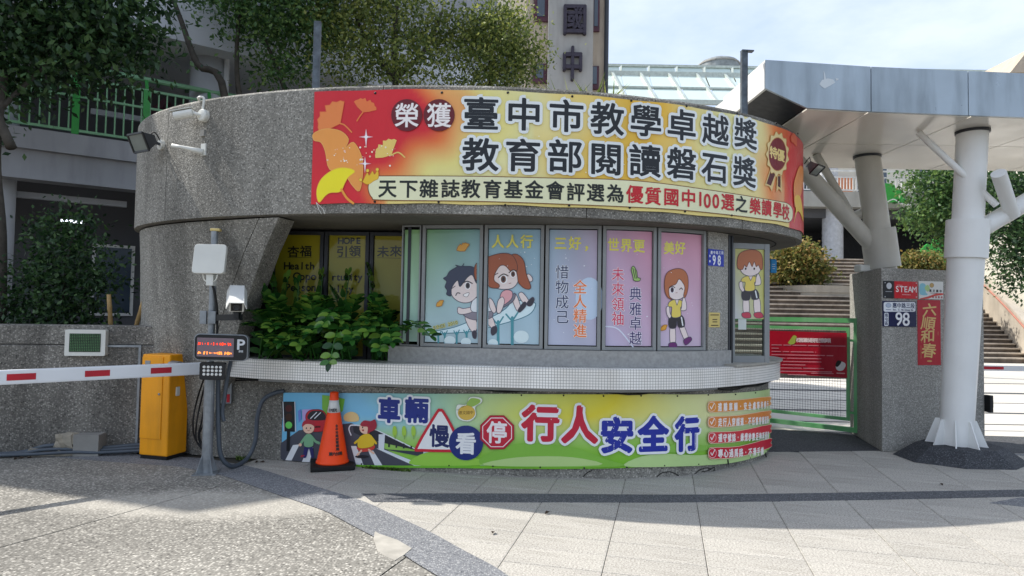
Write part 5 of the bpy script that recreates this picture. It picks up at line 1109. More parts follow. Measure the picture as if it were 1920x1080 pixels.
def column(foot, top, r0, rm, r2, zc0, zc1, rc, fins):
    f_, t_ = Vector(foot), Vector(top); P_ = lambda z: f_+(t_-f_)*((z-f_.z)/(t_.z-f_.z))
    c1 = MB().tube([P_(f_.z), P_(zc0+.02)], [r0, rm], 28).tube([P_(zc1-.02), P_(t_.z)], [r2, r2], 28).build('column', 'column_white' if fins else 'column_paint', cy, smooth=True)
    m = c1.modifiers.new('split', 'EDGE_SPLIT')
    k = MB().tube([P_(zc0), P_(zc1)], rc, 28).build('collar', 'column_white' if fins else 'column_paint', c1, smooth=True); k.modifiers.new('split', 'EDGE_SPLIT')
    q = MB().lathe([(r2+.014, -.03), (r2+.014, -.001)], P_(t_.z), 28).build('head_ring', 'dark_alum', c1)
    if fins:
        for i in range(8):
            a = RAD(12+45*i); d = Vector((math.cos(a), math.sin(a), 0)); b = P_(f_.z)
            MB().slab([b+d*(r0-.02), b+d*(r0+.13), b+d*(r0+.12)+Vector((0, 0, .02)), b+d*(r0+.03)+Vector((0, 0, .27)), b+d*(r0-.03)+Vector((0, 0, .27))], d.cross(Vector((0, 0, 1)))*.012).build('fin', 'column_white', c1)
    return P_
P1 = column((4.83, 6.98, .155), (4.96, 6.86, ZB), .155, .172, .148, 2.17, 2.58, .20, True)
P2 = column((4.95, 8.02, .0), (4.45, 8.0, ZB), .15, .152, .147, 2.14, 2.62, .20, False)
oc = [(4.86+.66*math.cos(RAD(22.5+45*k)), 6.97+.50*math.sin(RAD(22.5+45*k))) for k in range(8)]; ot = [(4.86+.43*math.cos(RAD(22.5+45*k)), 6.97+.33*math.sin(RAD(22.5+45*k))) for k in range(8)]
aggregate('plinth_agg', ['26272a', '3c3e42', '4a4c50', '585a5d', '707276'], 95, .3, 0, .15)
MB().prism(oc, .002, .155, ot).build('plinth', 'plinth_agg', cy)
def strut(a, b, r, mat, n=18): o = MB().tube([a, b], r, n).build('strut', mat, cy, smooth=True); o.modifiers.new('split', 'EDGE_SPLIT'); return o
strut(P1(2.40), (6.75, 6.75, 3.55), .095, 'column_white'); strut((5.35, 6.82, 2.63), (5.0, 6.55, 3.02), .07, 'column_white'); strut((4.41, 6.92, 3.54), (5.12, 6.74, 2.72), .034, 'column_white')
strut(P2(2.30), (3.38, 7.85, 3.55), .10, 'column_paint'); strut((4.18, 8.0, 2.72), (4.75, 8.25, 2.98), .06, 'column_paint'); strut((4.28, 8.05, 2.8), (3.78, 7.95, 3.55), .048, 'column_paint')
# ------------------------------------------------------------------ second barrier in the courtyard
b2 = thing('parking_barrier', 'white and red barrier arm beyond the gate pillar', 'parking barrier', (10.4, 9.0, 0))
a2 = MB().box((8.1, 9.0, .835), (5.0, .04, .075)).build('arm', 'arm_paint', b2)
for x in (6.75, 7.9, 9.0): MB().box((x, 8.978, .838), (.28, .004, .04)).build('red_band', 'red_paint', a2)
MB().box((10.5, 9.2, .5), (.3, .3, 1.0), 0, .01).build('cabinet', 'yellow_paint', b2); MB().lathe([(.06, 0), (.06, .2)], (10.4, 9.12, .835), 12, (0, -1, 0)).build('hub', 'galv', b2)
# scuff on the first fascia panel, cracks in the booth foot
sp_ = Print(Surf([cor, FE.p[1]]), .002, .0002)
for q in ([(1536, 158), (1541, 150), (1552, 147), (1562, 149), (1566, 155), (1556, 161), (1546, 166), (1540, 162)], [(1544, 132), (1547, 140), (1549, 152), (1545, 152)], [(1566, 146), (1573, 148), (1568, 152)]): sp_.poly(q, 'd3dade')
sp_.build('scuff_mark', cy)
ck = Print(LS, .003, .0003, .05)
for q in ([(1232, 894), (1240, 887), (1254, 884.5), (1266, 888), (1272, 892)], [(1303, 888), (1312, 881), (1325, 877), (1333, 879), (1339, 876), (1338, 884)], [(1336, 883), (1350, 883), (1368, 880), (1392, 875), (1408, 868)], [(1316, 884), (1328, 882), (1336, 877)], [(1094, 893), (1101, 886), (1110, 882)]): ck.stroke(q, .009, '24221f')
ck.build('crack', booth)
# ------------------------------------------------------------------ staircase behind the gate
plain('step_stone_shaded', '6b6057', .9, 0, .35, 1.5, bump=.3, dirt=('3a332c', .65)); plain('tread_stone_lit', 'b5aa9c', .85, 0, .25, 1.5, bump=.3, dirt=('7a6e62', .6)); plain('stair_wall', 'b3aa9c', .85, 0, .15, 1.5, dirt=('7d7468', .35)); plain('rail_red', 'a8705f', .5)  # shade on risers and sunlight on treads put into the two stone colours
st_ = thing('staircase', 'wide weathered stone staircase rising behind the gate', 'staircase', (9, 16, 0))
for k in range(25):
    y = 16.0+.30*k; z = .145*(k+1); xr = (1650-960)/1200*y; MB().box(((4.5+xr)/2, y+.22, z-.075), (xr-4.5, .48, .15)).build('step', 'step_stone_shaded', st_); MB().box(((4.5+xr)/2, y+.19, z+.006), (xr-4.5+.02, .52, .045)).build('tread', 'tread_stone_lit', st_)
sr_ = thing('staircase', 'stone side stairs with a sloping wall beyond the gate pillar', 'staircase', (17, 22.8, 0))
for k in range(14):
    y = 22.8+.28*k; z = .16*(k+1); xr = (1915-7.2*k-960)/1200*y+.25; MB().box(((14.5+xr)/2, y+.22, z-.08), (xr-14.5, .46, .155)).build('step', 'step_stone_shaded', sr_); MB().box(((14.5+xr)/2, y+.19, z+.006), (xr-14.5+.02, .5, .045)).build('tread', 'tread_stone_lit', sr_)
for a, b, lab in ((0, 16, 'r'),):
    pr_, pl = [], []
    for k in range(0, 19, 3):
        y = 22.3+.28*k; x = (1926-7.2*k-960)/1200*y+.25; pr_.append((x, y, .16*k+1.05))
    v = []; 
    for x, y, z in pr_: v += [(x, y, 0), (x, y, z), (x+.35, y, z), (x+.35, y, 0)]
    f = [(4*i+q, 4*i+4+q, 4*i+4+(q+1) % 4, 4*i+(q+1) % 4) for i in range(len(pr_)-1) for q in range(4)]+[(0, 1, 2, 3), tuple(4*len(pr_)-1-q for q in range(4))]
    obj('side_wall', v, f, 'stair_wall', sr_); MB().tube([(x-.06, y, z-.12) for x, y, z in pr_], .035, 6).build('handrail', 'rail_red', sr_)
pl_ = thing('stair_planter', 'angular concrete planter built into the stairs', 'planter', (10, 20.5, 1.5))
q = [(8.7, 20.9), (9.6, 20.2), (10.75, 20.2), (10.85, 21.5), (8.7, 21.5)]; w_ = [(9.8+(x-9.8)*.8, 20.9+(y-20.9)*.75) for x, y in q]
MB().prism(q, 1.4, 2.3, None).build('planter_wall', 'stair_wall', pl_); MB().prism([(9.8+(x-9.8)*1.04, 20.9+(y-20.9)*1.04) for x, y in q], 2.3, 2.52).prism(w_, 2.52, 2.54).build('planter_rim', 'stair_wall', pl_)
pl2 = thing('stair_planter', 'low concrete planter behind the gate pillar', 'planter', (15.5, 25, 0)); MB().prism([(13.9, 24.4), (17, 24.2), (17.2, 26), (13.9, 26)], .4, 2.9).build('planter_wall', 'stair_wall', pl2); MB().prism([(14, 24.5), (16.9, 24.3), (17, 25.9), (14, 25.9)], 2.9, 2.93).build('soil', 'soil', pl2)
# ------------------------------------------------------------------ school building behind the stairs
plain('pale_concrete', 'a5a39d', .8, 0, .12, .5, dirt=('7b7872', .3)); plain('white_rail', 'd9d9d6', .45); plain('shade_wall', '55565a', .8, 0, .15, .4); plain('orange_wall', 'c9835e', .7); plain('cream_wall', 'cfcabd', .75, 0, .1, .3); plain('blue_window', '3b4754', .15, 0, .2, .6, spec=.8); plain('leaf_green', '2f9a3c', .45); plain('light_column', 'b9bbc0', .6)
sb_ = thing('school_building', 'grey school building with white railed gallery above the stairs', 'building', (16, 33, 0))
MB().box((28, 35, 1.75), (34, 10, 3.5)).build('podium', 'pale_concrete', sb_)
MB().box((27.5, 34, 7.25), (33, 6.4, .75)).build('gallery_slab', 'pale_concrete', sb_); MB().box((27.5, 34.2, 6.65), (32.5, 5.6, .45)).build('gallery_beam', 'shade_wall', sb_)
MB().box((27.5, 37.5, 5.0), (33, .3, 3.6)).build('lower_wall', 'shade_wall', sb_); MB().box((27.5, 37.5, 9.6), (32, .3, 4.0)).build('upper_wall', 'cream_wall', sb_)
for x, w_ in ((14.0, 1.6), (17.6, 1.8), (21.0, 1.8), (24.5, 1.8), (28, 1.8)):
    o = MB().box((x, 37.3, 9.6), (w_, .12, 1.9)).build('window', 'white_rail', sb_)
    for s_ in (-1, 1): MB().box((x+s_*w_/4, 37.22, 9.6), (w_/2-.12, .06, 1.7)).build('pane', 'blue_window', o)
MB().box((15.9, 37.2, 9.0), (1.2, .15, 1.5)).build('noticeboard', 'orange_wall', sb_); MB().box((19.3, 37.2, 9.0), (1.0, .15, 1.5)).build('noticeboard', 'orange_wall', sb_)
for x in (15.85, 23.2, 30.5): MB().lathe([(.48, 3.5), (.48, 6.9)], (x, 31.6, 0), 20).build('column', 'light_column', sb_); MB().lathe([(.44, 7.6), (.44, 11.2)], (x, 32.0, 0), 16).build('column', 'light_column', sb_)
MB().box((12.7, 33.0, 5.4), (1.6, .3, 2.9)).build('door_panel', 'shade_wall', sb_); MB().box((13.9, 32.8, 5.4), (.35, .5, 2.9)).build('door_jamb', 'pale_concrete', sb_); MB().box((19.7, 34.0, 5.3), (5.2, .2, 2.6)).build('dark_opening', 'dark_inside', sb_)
# gallery railing: each baluster a piece
rl_ = thing('gallery_railing', 'white steel railing along the gallery above the stairs', 'railing', (18, 30.9, 7.6))
for z, h in ((7.72, .06), (8.35, .05), (8.66, .08)): MB().box((20, 30.9, z), (18, .05, h)).build('rail', 'white_rail', rl_)
bal = None
for k in range(120):
    x = 11.1+.15*k
    if bal is None: bal = MB().box((x, 30.9, 8.03), (.035, .03, .6)).build('baluster', 'white_rail', rl_)
    else: dup(bal, (.15*k, 0, 0))
pst = None
for k in range(10):
    if pst is None: pst = MB().box((11.1, 30.9, 8.14), (.09, .07, 1.1)).build('post', 'white_rail', rl_)
    else: dup(pst, (1.95*k, 0, 0))
def fan_leaf(label, x, y, Y, r, a0, stem):
    c = at(x, y, Y); k = Y/F; pts = [(0, 0)]+[(r*k*(1+.06*math.sin(i*2.3))*(.8 if i == 6 else 1)*math.cos(a0-1.0+2*i/12), -r*k*(.8 if i == 6 else 1)*math.sin(a0-1.0+2*i/12)) for i in range(13)]
    t = thing('leaf_sculpture', label, 'sculpture', tuple(map(float, c)))
    tr = [Vector((c[0]+px_, Y, c[2]+pz_)) for px_, pz_ in pts]; tess = tessellate_polygon([tr]); n = len(tr)
    v = tr+[p+Vector((0, .08, 0)) for p in tr]; f = [tuple(q) for q in tess]+[tuple(i+n for i in q[::-1]) for q in tess]+[(i, (i+1) % n, n+(i+1) % n, n+i) for i in range(n)]
    obj('blade', v, f, 'leaf_green', t); MB().tube(spline([at(*q, Y+.04) for q in stem], 6), .05, 6).build('stem', 'leaf_green' if 'large' in label else 'white_rail', t, smooth=True)
fan_leaf('green fan-shaped leaf sculpture on the gallery edge', 1663, 379, 30.4, 36, RAD(-55), ((1663, 379), (1675, 374), (1690, 382), (1712, 386)))
fan_leaf('large green fan-shaped leaf sculpture low beside the gate column', 1770, 490, 27, 46, RAD(-125), ((1770, 490), (1776, 496), (1790, 500)))
# ------------------------------------------------------------------ stair tower with the two big characters
plain('tower_wall', 'a19f9b', .85, 0, .14, .35, dirt=('777470', .35)); plain('maroon', '4e2634', .5); plain('tower_pale', 'b6a998', .8, 0, .12, .6, dirt=('8a6f5a', .3)); plain('char_metal', '3a3440', .5, .2)
tw = thing('stair_tower', 'tall grey stair tower with two dark raised characters', 'tower', (3.0, 33, 0))
TY = 32.0; X_ = lambda x, y=80, Y=TY: float(at(x, y, Y)[0]); Z_ = lambda y, x=1070, Y=TY: float(at(x, y, Y)[2])
MB().box(((X_(1028)+X_(1112))/2, TY+2, 11), (X_(1112)-X_(1028), 4, 22)).build('front_bay', 'tower_wall', tw)
MB().box(((X_(1000)+X_(1028))/2-.2, TY+2.6, 11), (X_(1028)-X_(1000)+.4, 4, 22)).build('left_bay', 'tower_pale', tw); MB().box(((X_(1112)+X_(1138))/2, TY+2.6, 11), (X_(1138)-X_(1112), 4, 22)).build('right_bay', 'tower_pale', tw)
MB().tube([(X_(1139), TY+.4, 0), (X_(1139), TY+.4, 22)], .12, 8).build('rain_pipe', 'dark_alum', tw)
for x0, x1, y0, y1 in ((1000, 1028, -40, 33), (1000, 1027, 113, 150), (1112, 1126, -40, 50), (1110, 1126, 116, 160)):
    z1, z0 = Z_(y0), Z_(y1); xa, xb = X_(x0), X_(x1); o = MB().box(((xa+xb)/2, TY+.55, (z0+z1)/2), (xb-xa, .16, z1-z0)).build('window', 'maroon', tw); MB().box(((xa+xb)/2, TY+.46, (z0+z1)/2+.1), ((xb-xa)*.5, .06, z1-z0-.3)).build('pane', 'blue_window', o)
def big_char(ch, x, y, wp, hp):
    v, t, e = glyph(ch); k = TY/F; sx_, sz_ = wp*k/.9, hp*k/.9; P = [(X_(x, y)+(a[0]-.5)*sx_, Z_(y, x)+(a[1]-.38)*sz_) for a in v]; n = len(P)
    V = [(p[0], TY-.22, p[1]) for p in P]+[(p[0], TY+.02, p[1]) for p in P]; fc = [tuple(q) for q in t]+[tuple(i+n for i in q) for q in t]+[(i, j, n+j, n+i) for i, j in e]
    mb = MB().add(V, fc)
    for i, j in e: mb.bar((P[i][0], TY-.1, P[i][1]), (P[j][0], TY-.1, P[j][1]), .25, .07)
    return mb.build('character', 'char_metal', tw)
big_char('國', 1077.5, 38, 44, 56); big_char('中', 1073, 121, 38, 62)
# block behind the trees left of the tower
bl = thing('classroom_block', 'pale grey classroom block behind the trees', 'building', (-6, 36, 0)); MB().box((-8.2, 38, 9.5), (18.5, 6, 19)).build('wall', 'cream_wall', bl)
for k in range(5):
    for r_ in range(3):
        o = MB().box((-15.5+3.6*k, 34.95, 7.2+3.9*r_), (2.4, .16, 1.8)).build('window', 'white_rail', bl); MB().box((-15.5+3.6*k, 34.86, 7.2+3.9*r_), (2.1, .06, 1.5)).build('pane', 'blue_window', o)
for r_ in range(4): MB().box((-8.2, 34.8, 5.2+3.9*r_), (18.4, .5, .5)).build('floor_band', 'pale_concrete', bl)
# ------------------------------------------------------------------ glazed roof far behind
sk = thing('glass_roof', 'greenish glazed roof with white steel bars behind the booth', 'glass roof', (14, 42, 14)); plain('sky_glass', 'c9d8d2', .08, 0, .08, .3, spec=.8); plain('skylight_bar', 'c3ccc4', .4)
x0, x1 = float(at(1120, 150, 40)[0]), float(at(1960, 150, 40)[0]); za, zb, zc = float(at(1250, 192, 40)[2]), float(at(1250, 140, 42.5)[2]), float(at(1250, 124, 43)[2])
n = 15; dxs = (x1-x0)/n
pn = None
for k in range(n):
    if pn is None: pn = MB().slab([(x0+.05, 40, za), (x0+dxs-.05, 40, za), (x0+dxs-.05, 42.5, zb), (x0+.05, 42.5, zb)], (0, .06, .03)).build('glass_pane', 'sky_glass', sk); br_ = MB().bar((x0, 39.9, za), (x0-.6, 42.5, zb+.1), .16, .16).build('rafter', 'skylight_bar', sk); p2_ = MB().slab([(x0+.05, 42.7, zb+.15), (x0+dxs-.05, 42.7, zb+.15), (x0+dxs-.05, 43, zc-.1), (x0+.05, 43, zc-.1)], (0, .06, 0)).build('glass_pane', 'sky_glass', sk); u2 = MB().bar((x0, 42.6, zb), (x0+.1, 43, zc), .14, .14).build('strut', 'skylight_bar', sk)
    else:
        for o in (pn, br_, p2_, u2): dup(o, (dxs*k, 0, 0))
for z, y, h in ((za, 39.9, .3), (zb, 42.45, .34), (zc, 43, .16), ((za+zb)/2, 41.2, .12)): MB().box(((x0+x1)/2, y, z), (x1-x0, .16, h)).build('purlin', 'skylight_bar', sk)
MB().box(((x0+x1)/2, 43.5, za/2-1), (x1-x0-1, 3, za)).build('wall', 'cream_wall', sk)
c = at(1347, 124, 55); dm = thing('roof_dome', 'low round dome on the roof behind the glazed roof', 'dome', tuple(map(float, c))); plain('dome_grey', '8d9496', .7, 0, .35, 2)
MB().lathe([(1.75, -1.2), (1.75, .0), (1.6, .25), (1.1, .48), (.3, .58)], c, 28).build('shell', 'dome_grey', dm); MB().lathe([(1.8, -.05), (1.8, .06)], c, 28).build('rim', 'pale_concrete', dm)
c = at(1895, 140, 24); cor_ = thing('roof_corner', 'overhanging concrete roof corner above the far end of the canopy', 'building', (float(c[0])+3, 24, 0)); MB().box((c[0]+3.2, 26, c[2]/2-.2), (5, 4, c[2]-.6)).build('wall', 'cream_wall', cor_)
v = [(c[0]+.0, 24, c[2]+.1), (c[0]+6, 24, c[2]+.1), (c[0]+6, 24, c[2]+1.2), (c[0]+.7, 24, c[2]+1.0)]; MB().slab(v, (0, 4, 0)).build('eave', 'tower_pale', cor_)
# ------------------------------------------------------------------ building with the green railed walkway at the left
FD = np.array([1.44, 1.0])/math.hypot(1.44, 1.0); F0 = np.array([-7.68, 9.6]); FN = np.array([FD[1], -FD[0]])      # facade direction, outward normal
WK = Surf([F0-FD*4, F0+FD*9]); wk = thing('walkway_building', 'grey concrete building with open walkway at the left', 'building', (-6.5, 11, 0)); plain('conc_grey', '9b9ca0', .8, 0, .15, .8, dirt=('64656a', .4)); plain('conc_pale', 'c3c5c9', .75, 0, .1, .8)
def up_(x): return WK.px(x, 300)[0]
zt0, zb0 = 4.22, 3.92
sweep(WK, 0, WK.len, rect(-3.2, 0, zb0-.02, zt0), 20).build('walkway_slab', 'conc_grey', wk); sweep(WK, 0, WK.len, rect(-.45, -.12, 3.45, zb0-.02), 20).build('edge_beam', 'conc_grey', wk)
sweep(WK, 0, WK.len, rect(-3.6, .15, 6.05, 6.95), 20).build('upper_beam', 'conc_pale', wk); sweep(WK, 0, WK.len, rect(-3.4, -.3, 6.95, 12.0), 20).build('upper_wall', 'conc_grey', wk)  # upper wall rises out of view; height set to shade the booth's left end
sweep(WK, 0, WK.len, rect(-3.5, -3.2, 0, 6.05), 20).build('back_wall', 'shade_wall', wk)
q = at(393, 150, 11.7); MB().lathe([(.33, 0), (.33, 6.05)], (q[0], q[1], 0), 22).build('column', 'conc_pale', wk, smooth=True); MB().tube([(q[0]+.36, q[1]-.12, 0), (q[0]+.36, q[1]-.12, 6.05)], .045, 8).build('rain_pipe', 'conc_pale', wk)
q = at(-20, 400, 10.2); MB().lathe([(.33, 0), (.33, 6.05)], (q[0], q[1], 0), 22).build('column', 'conc_pale', wk, smooth=True)
for k, (xa, ya, xb, yb) in enumerate(((282, 165, 272, 195), (315, 190, 272, 222))): MB().bar(at(xa, ya, 12.3), at(xb, yb, 12.3), .12, .12).build('brace', 'maroon', wk)
sweep(WK, up_(170), up_(420), rect(-1.7, -1.62, 5.0, 5.1), 20).build('conduit', 'conc_pale', wk); sweep(WK, 0, up_(250), rect(-1.2, -1.1, 3.28, 3.38), 20).build('conduit', 'conc_pale', wk)
emit('tube_light', 'e8f0ff', 2.2)
for x0_, x1_b in ((14, 82), (160, 235)):
    a, b = up_(x0_), up_(x1_b); o = sweep(WK, a+1.2, b+1.5, rect(-3.2, -3.12, 1.3, 2.75), 9).build('window', 'white_rail', wk); sweep(WK, a+1.26, b+1.44, rect(-3.12, -3.1, 1.36, 2.69), 9).build('pane', 'blue_window', o)
sweep(WK, up_(25)+.6, up_(80)+.6, rect(-2.3, -2.2, 3.05, 3.09), 9).build('tube_light', 'tube_light', wk)
gr_ = thing('walkway_railing', 'green steel railing along the walkway', 'railing', (-7, 10, zt0)); plain('rail_green', '7fae86', .45, 0, .12, 4); plain('post_green', '3f9a4a', .45, 0, .1, 4)
for z, h in ((zt0+.06, .04), (zt0+.62, .035), (zt0+.92, .04)): sweep(WK, 0, WK.len, rect(-.12, -.08, z, z+h), 20).build('rail', 'rail_green', gr_)
MB().tube([WK.at(u, zt0+1.18, -.28) for u in (0, WK.len)], .045, 8).build('hand_rail', 'rail_green', gr_)
bb_ = None
for k in range(int(7.5/.125)):
    p_ = WK.at(1.5+.125*k, 0, -.1)
    if bb_ is None: bb_ = MB().box((p_[0], p_[1], zt0+.50), (.022, .022, .86), .6).build('baluster', 'rail_green', gr_); b0_ = p_
    else: dup(bb_, tuple(p_-b0_))
pb_ = None
for k in range(8):
    p_ = WK.at(1.9+.98*k, 0, -.1); r_ = WK.at(1.9+.98*k, 0, -.28)
    if pb_ is None: pb_ = MB().box((p_[0], p_[1], zt0+.48), (.10, .05, .92), .6).bar((p_[0], p_[1], zt0+.93), (r_[0], r_[1], zt0+1.17), .05, .05).build('post', 'post_green', gr_); p0_ = p_
    else: dup(pb_, tuple(p_-p0_))
# ------------------------------------------------------------------ vegetation
def leafmat(name, cols, rough=.45, trans=.3):
    s = NT(name); g = s.n('NewGeometry'); c = s.ramp(g.outputs['Random Per Island'], [(i/(len(cols)-1), q) for i, q in enumerate(cols)])
    s.out(c, rough, 0, .4); t = s.n('BsdfTranslucent'); s.l(c, t.inputs[0]); m = s.n('MixShader'); m.inputs[0].default_value = trans
    s.l(s.b.outputs[0], m.inputs[1]); s.l(t.outputs[0], m.inputs[2]); s.l(m.outputs[0], s.o.inputs[0]); MT[name] = s.m
leafmat('leaf_dark', ['1a3120', '294426', '3b5931', '547040']); leafmat('leaf_olive', ['42522a', '5f7036', '7f8a46', 'a1a458'], .5, .45); leafmat('leaf_mid', ['2c4826', '416234', '5a7a42', '7a924e'], .45, .4); leafmat('leaf_bush', ['4a5028', '687036', '868244', '9c7a48'], .55, .35); leafmat('leaf_zz', ['163619', '23501f', '38692a', '72933a'], .2, .15); leafmat('leaf_weed', ['3a5a24', '5a7a30', '8a9a50'])
plain('bark', '47423b', .9, 0, .35, 12, bump=.5)
def leaves(name, blobs, n, size, mat, parent, clump=.22, per=26, seed=1, droop=.2):
    """leaf-sized folded faces gathered in clumps through the crown's volume"""
    r = np.random.default_rng(seed); vol = np.array([b[3]*b[4]*b[5] for b in blobs]) ; vol = vol**(2/3); vol /= vol.sum(); V = []
    nc = max(4, n//per); bi = r.choice(len(blobs), nc, p=vol)
    B = np.array(blobs)[bi]; d = r.normal(size=(nc, 3)); d /= np.linalg.norm(d, axis=1)[:, None]; rad = r.random(nc)**.45
    ctr = B[:, :3]+d*B[:, 3:6]*rad[:, None]; out = d*(rad[:, None])
    P = np.repeat(ctr, per, 0)+r.normal(size=(nc*per, 3))*clump*np.array([1, 1, .65]); O = np.repeat(out, per, 0); N = len(P)
    ax = r.normal(size=(N, 3))*.8+O*.8+np.array([0, 0, -droop]); ax /= np.linalg.norm(ax, axis=1)[:, None]
    nn = r.normal(size=(N, 3))*.75+np.array([0, 0, .9]); sd = np.cross(ax, nn); sd /= np.linalg.norm(sd, axis=1)[:, None]+1e-9; nn = np.cross(sd, ax)
    L_ = size*(.65+.7*r.random(N))[:, None]; W_ = L_*.27
    a = P; b = P+ax*L_*.5+sd*W_-nn*L_*.05; c = P+ax*L_; e = P+ax*L_*.5-sd*W_-nn*L_*.05; m = P+ax*L_*.48+nn*L_*.06
    v = np.stack([a, b, c, e], 1).reshape(-1, 3); f = [(4*i, 4*i+1, 4*i+2, 4*i+3) for i in range(N)]
    return obj(name, v.tolist(), f, mat, parent)
def tree(label, base, blobs, n, size, mat, trunk, clump=.22, seed=1, per=26, cat='tree', name='tree', group=None):
    t = thing(name, label, cat, base, group); mb = MB()
    for pts, r in trunk: mb.tube(spline(pts, 5), np.linspace(r[0], r[1], 5*(len(pts)-1)+1), 7)
    mb.build('trunk', 'bark', t, smooth=True); leaves('crown', blobs, n, size, mat, t, clump, per, seed); return t
A_3 = lambda x, y, Y: tuple(map(float, at(x, y, Y)))
# large dark tree at the far left
c1 = [A_3(60, 60, 8.2)+(1.15, .9, .75), A_3(175, 40, 8.4)+(.95, .8, .65), A_3(20, 135, 8.0)+(.5, .6, .35), A_3(-60, 20, 8.0)+(1.3, 1., 1.1), A_3(160, -60, 8.4)+(1.2, 1, .8), A_3(230, 70, 8.6)+(.55, .5, .5), A_3(-20, 210, 7.9)+(.2, .3, .35)]
tree('broad-leaved dark green tree overhanging the walkway railing', (-6.05, 7.55, 1.2), c1, 15000, .10, 'leaf_dark', [([(-6.05, 7.55, 1.15), (-6.12, 7.6, 2.3), (-6.3, 7.7, 3.3), (-6.4, 7.9, 4.4)], (.10, .05)), ([(-6.35, 7.8, 3.9), (-6.1, 8.1, 4.5), (-5.7, 8.3, 5.2)], (.035, .015)), ([(-6.1, 7.7, 3.4), (-6.6, 7.8, 4.3), (-7, 8, 5)], (.06, .025))], .25, 3)
# dark shrub behind the low wall
c2 = [A_3(115, 480, 7.9)+(.5, .4, .5), A_3(90, 560, 7.7)+(.6, .4, .45), A_3(160, 540, 7.8)+(.42, .4, .5), A_3(120, 430, 8.0)+(.22, .25, .3), A_3(40, 590, 7.6)+(.4, .3, .3)]
tree('dark leafy shrub growing behind the low wall', (-5.5, 7.8, 1.2), c2, 5200, .07, 'leaf_dark', [([(-5.5, 7.8, 1.15), (-5.5, 7.85, 1.7), (-5.45, 7.9, 2.4)], (.03, .012)), ([(-5.5, 7.8, 1.3), (-5.8, 7.75, 1.8)], (.02, .01))], .14, 5, cat='shrub', name='shrub')
# trees behind the booth
c3 = [A_3(490, 10, 10.6)+(.75, .8, .6), A_3(480, -70, 10.6)+(1.0, .9, .6), A_3(560, 60, 10.8)+(.7, .7, .55), A_3(530, 130, 10.8)+(.45, .6, .3), A_3(600, 0, 11)+(.7, .7, .8), A_3(400, -15, 10.5)+(.35, .4, .25), A_3(430, 70, 10.5)+(.25, .3, .15)]
tree('small-leaved tree with bare bent limbs behind the booth', (-4.6, 10.6, 0), c3, 11000, .085, 'leaf_mid', [([(-4.4, 10.5, 0), A_3(425, 200, 10.5), A_3(370, 120, 10.5), A_3(340, 40, 10.5), A_3(318, -20, 10.5)], (.075, .03)), ([A_3(455, 210, 10.6), A_3(445, 150, 10.6), A_3(445, 70, 10.6), A_3(455, 0, 10.6)], (.05, .025)), ([A_3(545, 200, 10.7), A_3(520, 130, 10.7), A_3(490, 60, 10.7)], (.05, .02))], .2, 11)
c4 = [A_3(740, 60, 10.8)+(.95, .8, .7), A_3(680, 20, 10.8)+(.8, .8, .7), A_3(650, 110, 10.6)+(.6, .6, .45), A_3(780, 130, 10.6)+(.7, .6, .4), A_3(820, 60, 11)+(.6, .7, .5), A_3(730, -60, 11)+(1.1, .9, .7), A_3(620, 40, 10.8)+(.45, .5, .5)]
tree('bushy olive green tree in the middle behind the booth roof', (-1.9, 10.9, 0), c4, 12500, .075, 'leaf_olive', [([(-1.9, 10.9, 0), (-1.95, 10.9, 3), A_3(740, 100, 10.9), A_3(745, 0, 10.9)], (.10, .03)), ([A_3(740, 150, 10.9), A_3(690, 80, 10.9), A_3(660, 10, 10.9)], (.05, .02)), ([A_3(740, 150, 10.9), A_3(800, 90, 10.9), A_3(830, 20, 10.9)], (.05, .02))], .18, 21)
c5 = [A_3(925, 80, 11.2)+(.75, .7, .6), A_3(960, 130, 11.2)+(.55, .6, .35), A_3(885, 65, 11.4)+(.6, .7, .45), A_3(900, 140, 11.0)+(.65, .6, .3), A_3(985, 95, 11.2)+(.3, .4, .28), A_3(940, 35, 11.4)+(.4, .5, .3)]
tree('yellowish olive tree beside the stair tower', (-.4, 11.3, 0), c5, 9500, .07, 'leaf_olive', [([(-.4, 11.3, 0), (-.4, 11.3, 3.4), A_3(920, 110, 11.3), A_3(925, 40, 11.3)], (.08, .02)), ([A_3(918, 150, 11.3), A_3(880, 80, 11.3)], (.04, .015)), ([A_3(918, 150, 11.3), A_3(970, 100, 11.3)], (.04, .015))], .17, 31)
# trees and bushes at the right
c6 = [A_3(1760, 345, 17)+(.75, .8, .65), A_3(1740, 395, 16.8)+(.55, .6, .5), A_3(1790, 400, 17)+(.8, .7, .75), A_3(1850, 350, 17)+(.9, .8, .7), A_3(1800, 450, 16.8)+(.4, .5, .35)]
tree('round green tree standing behind the gate column', (14.3, 17, 0), c6, 11000, .11, 'leaf_mid', [([(12.0, 17, 0), (12.0, 17, 2.6), A_3(1800, 400, 17), A_3(1790, 340, 17)], (.13, .04)), ([A_3(1800, 440, 17), A_3(1850, 380, 17)], (.06, .02))], .25, 41)
c7 = [A_3(1900, 370, 15)+(.8, .8, .7), A_3(1890, 440, 15)+(.55, .6, .55), A_3(1930, 500, 14.8)+(.7, .6, .6), A_3(1960, 400, 15)+(1., .8, 1.)]
tree('dense dark tree beyond the end of the canopy', (12.3, 15, 0), c7, 10000, .10, 'leaf_dark', [([(12.6, 15, 0), (12.6, 15, 2), A_3(1930, 430, 15)], (.12, .05)), ([(12.5, 15, 2), A_3(1900, 400, 15)], (.06, .02))], .24, 43)
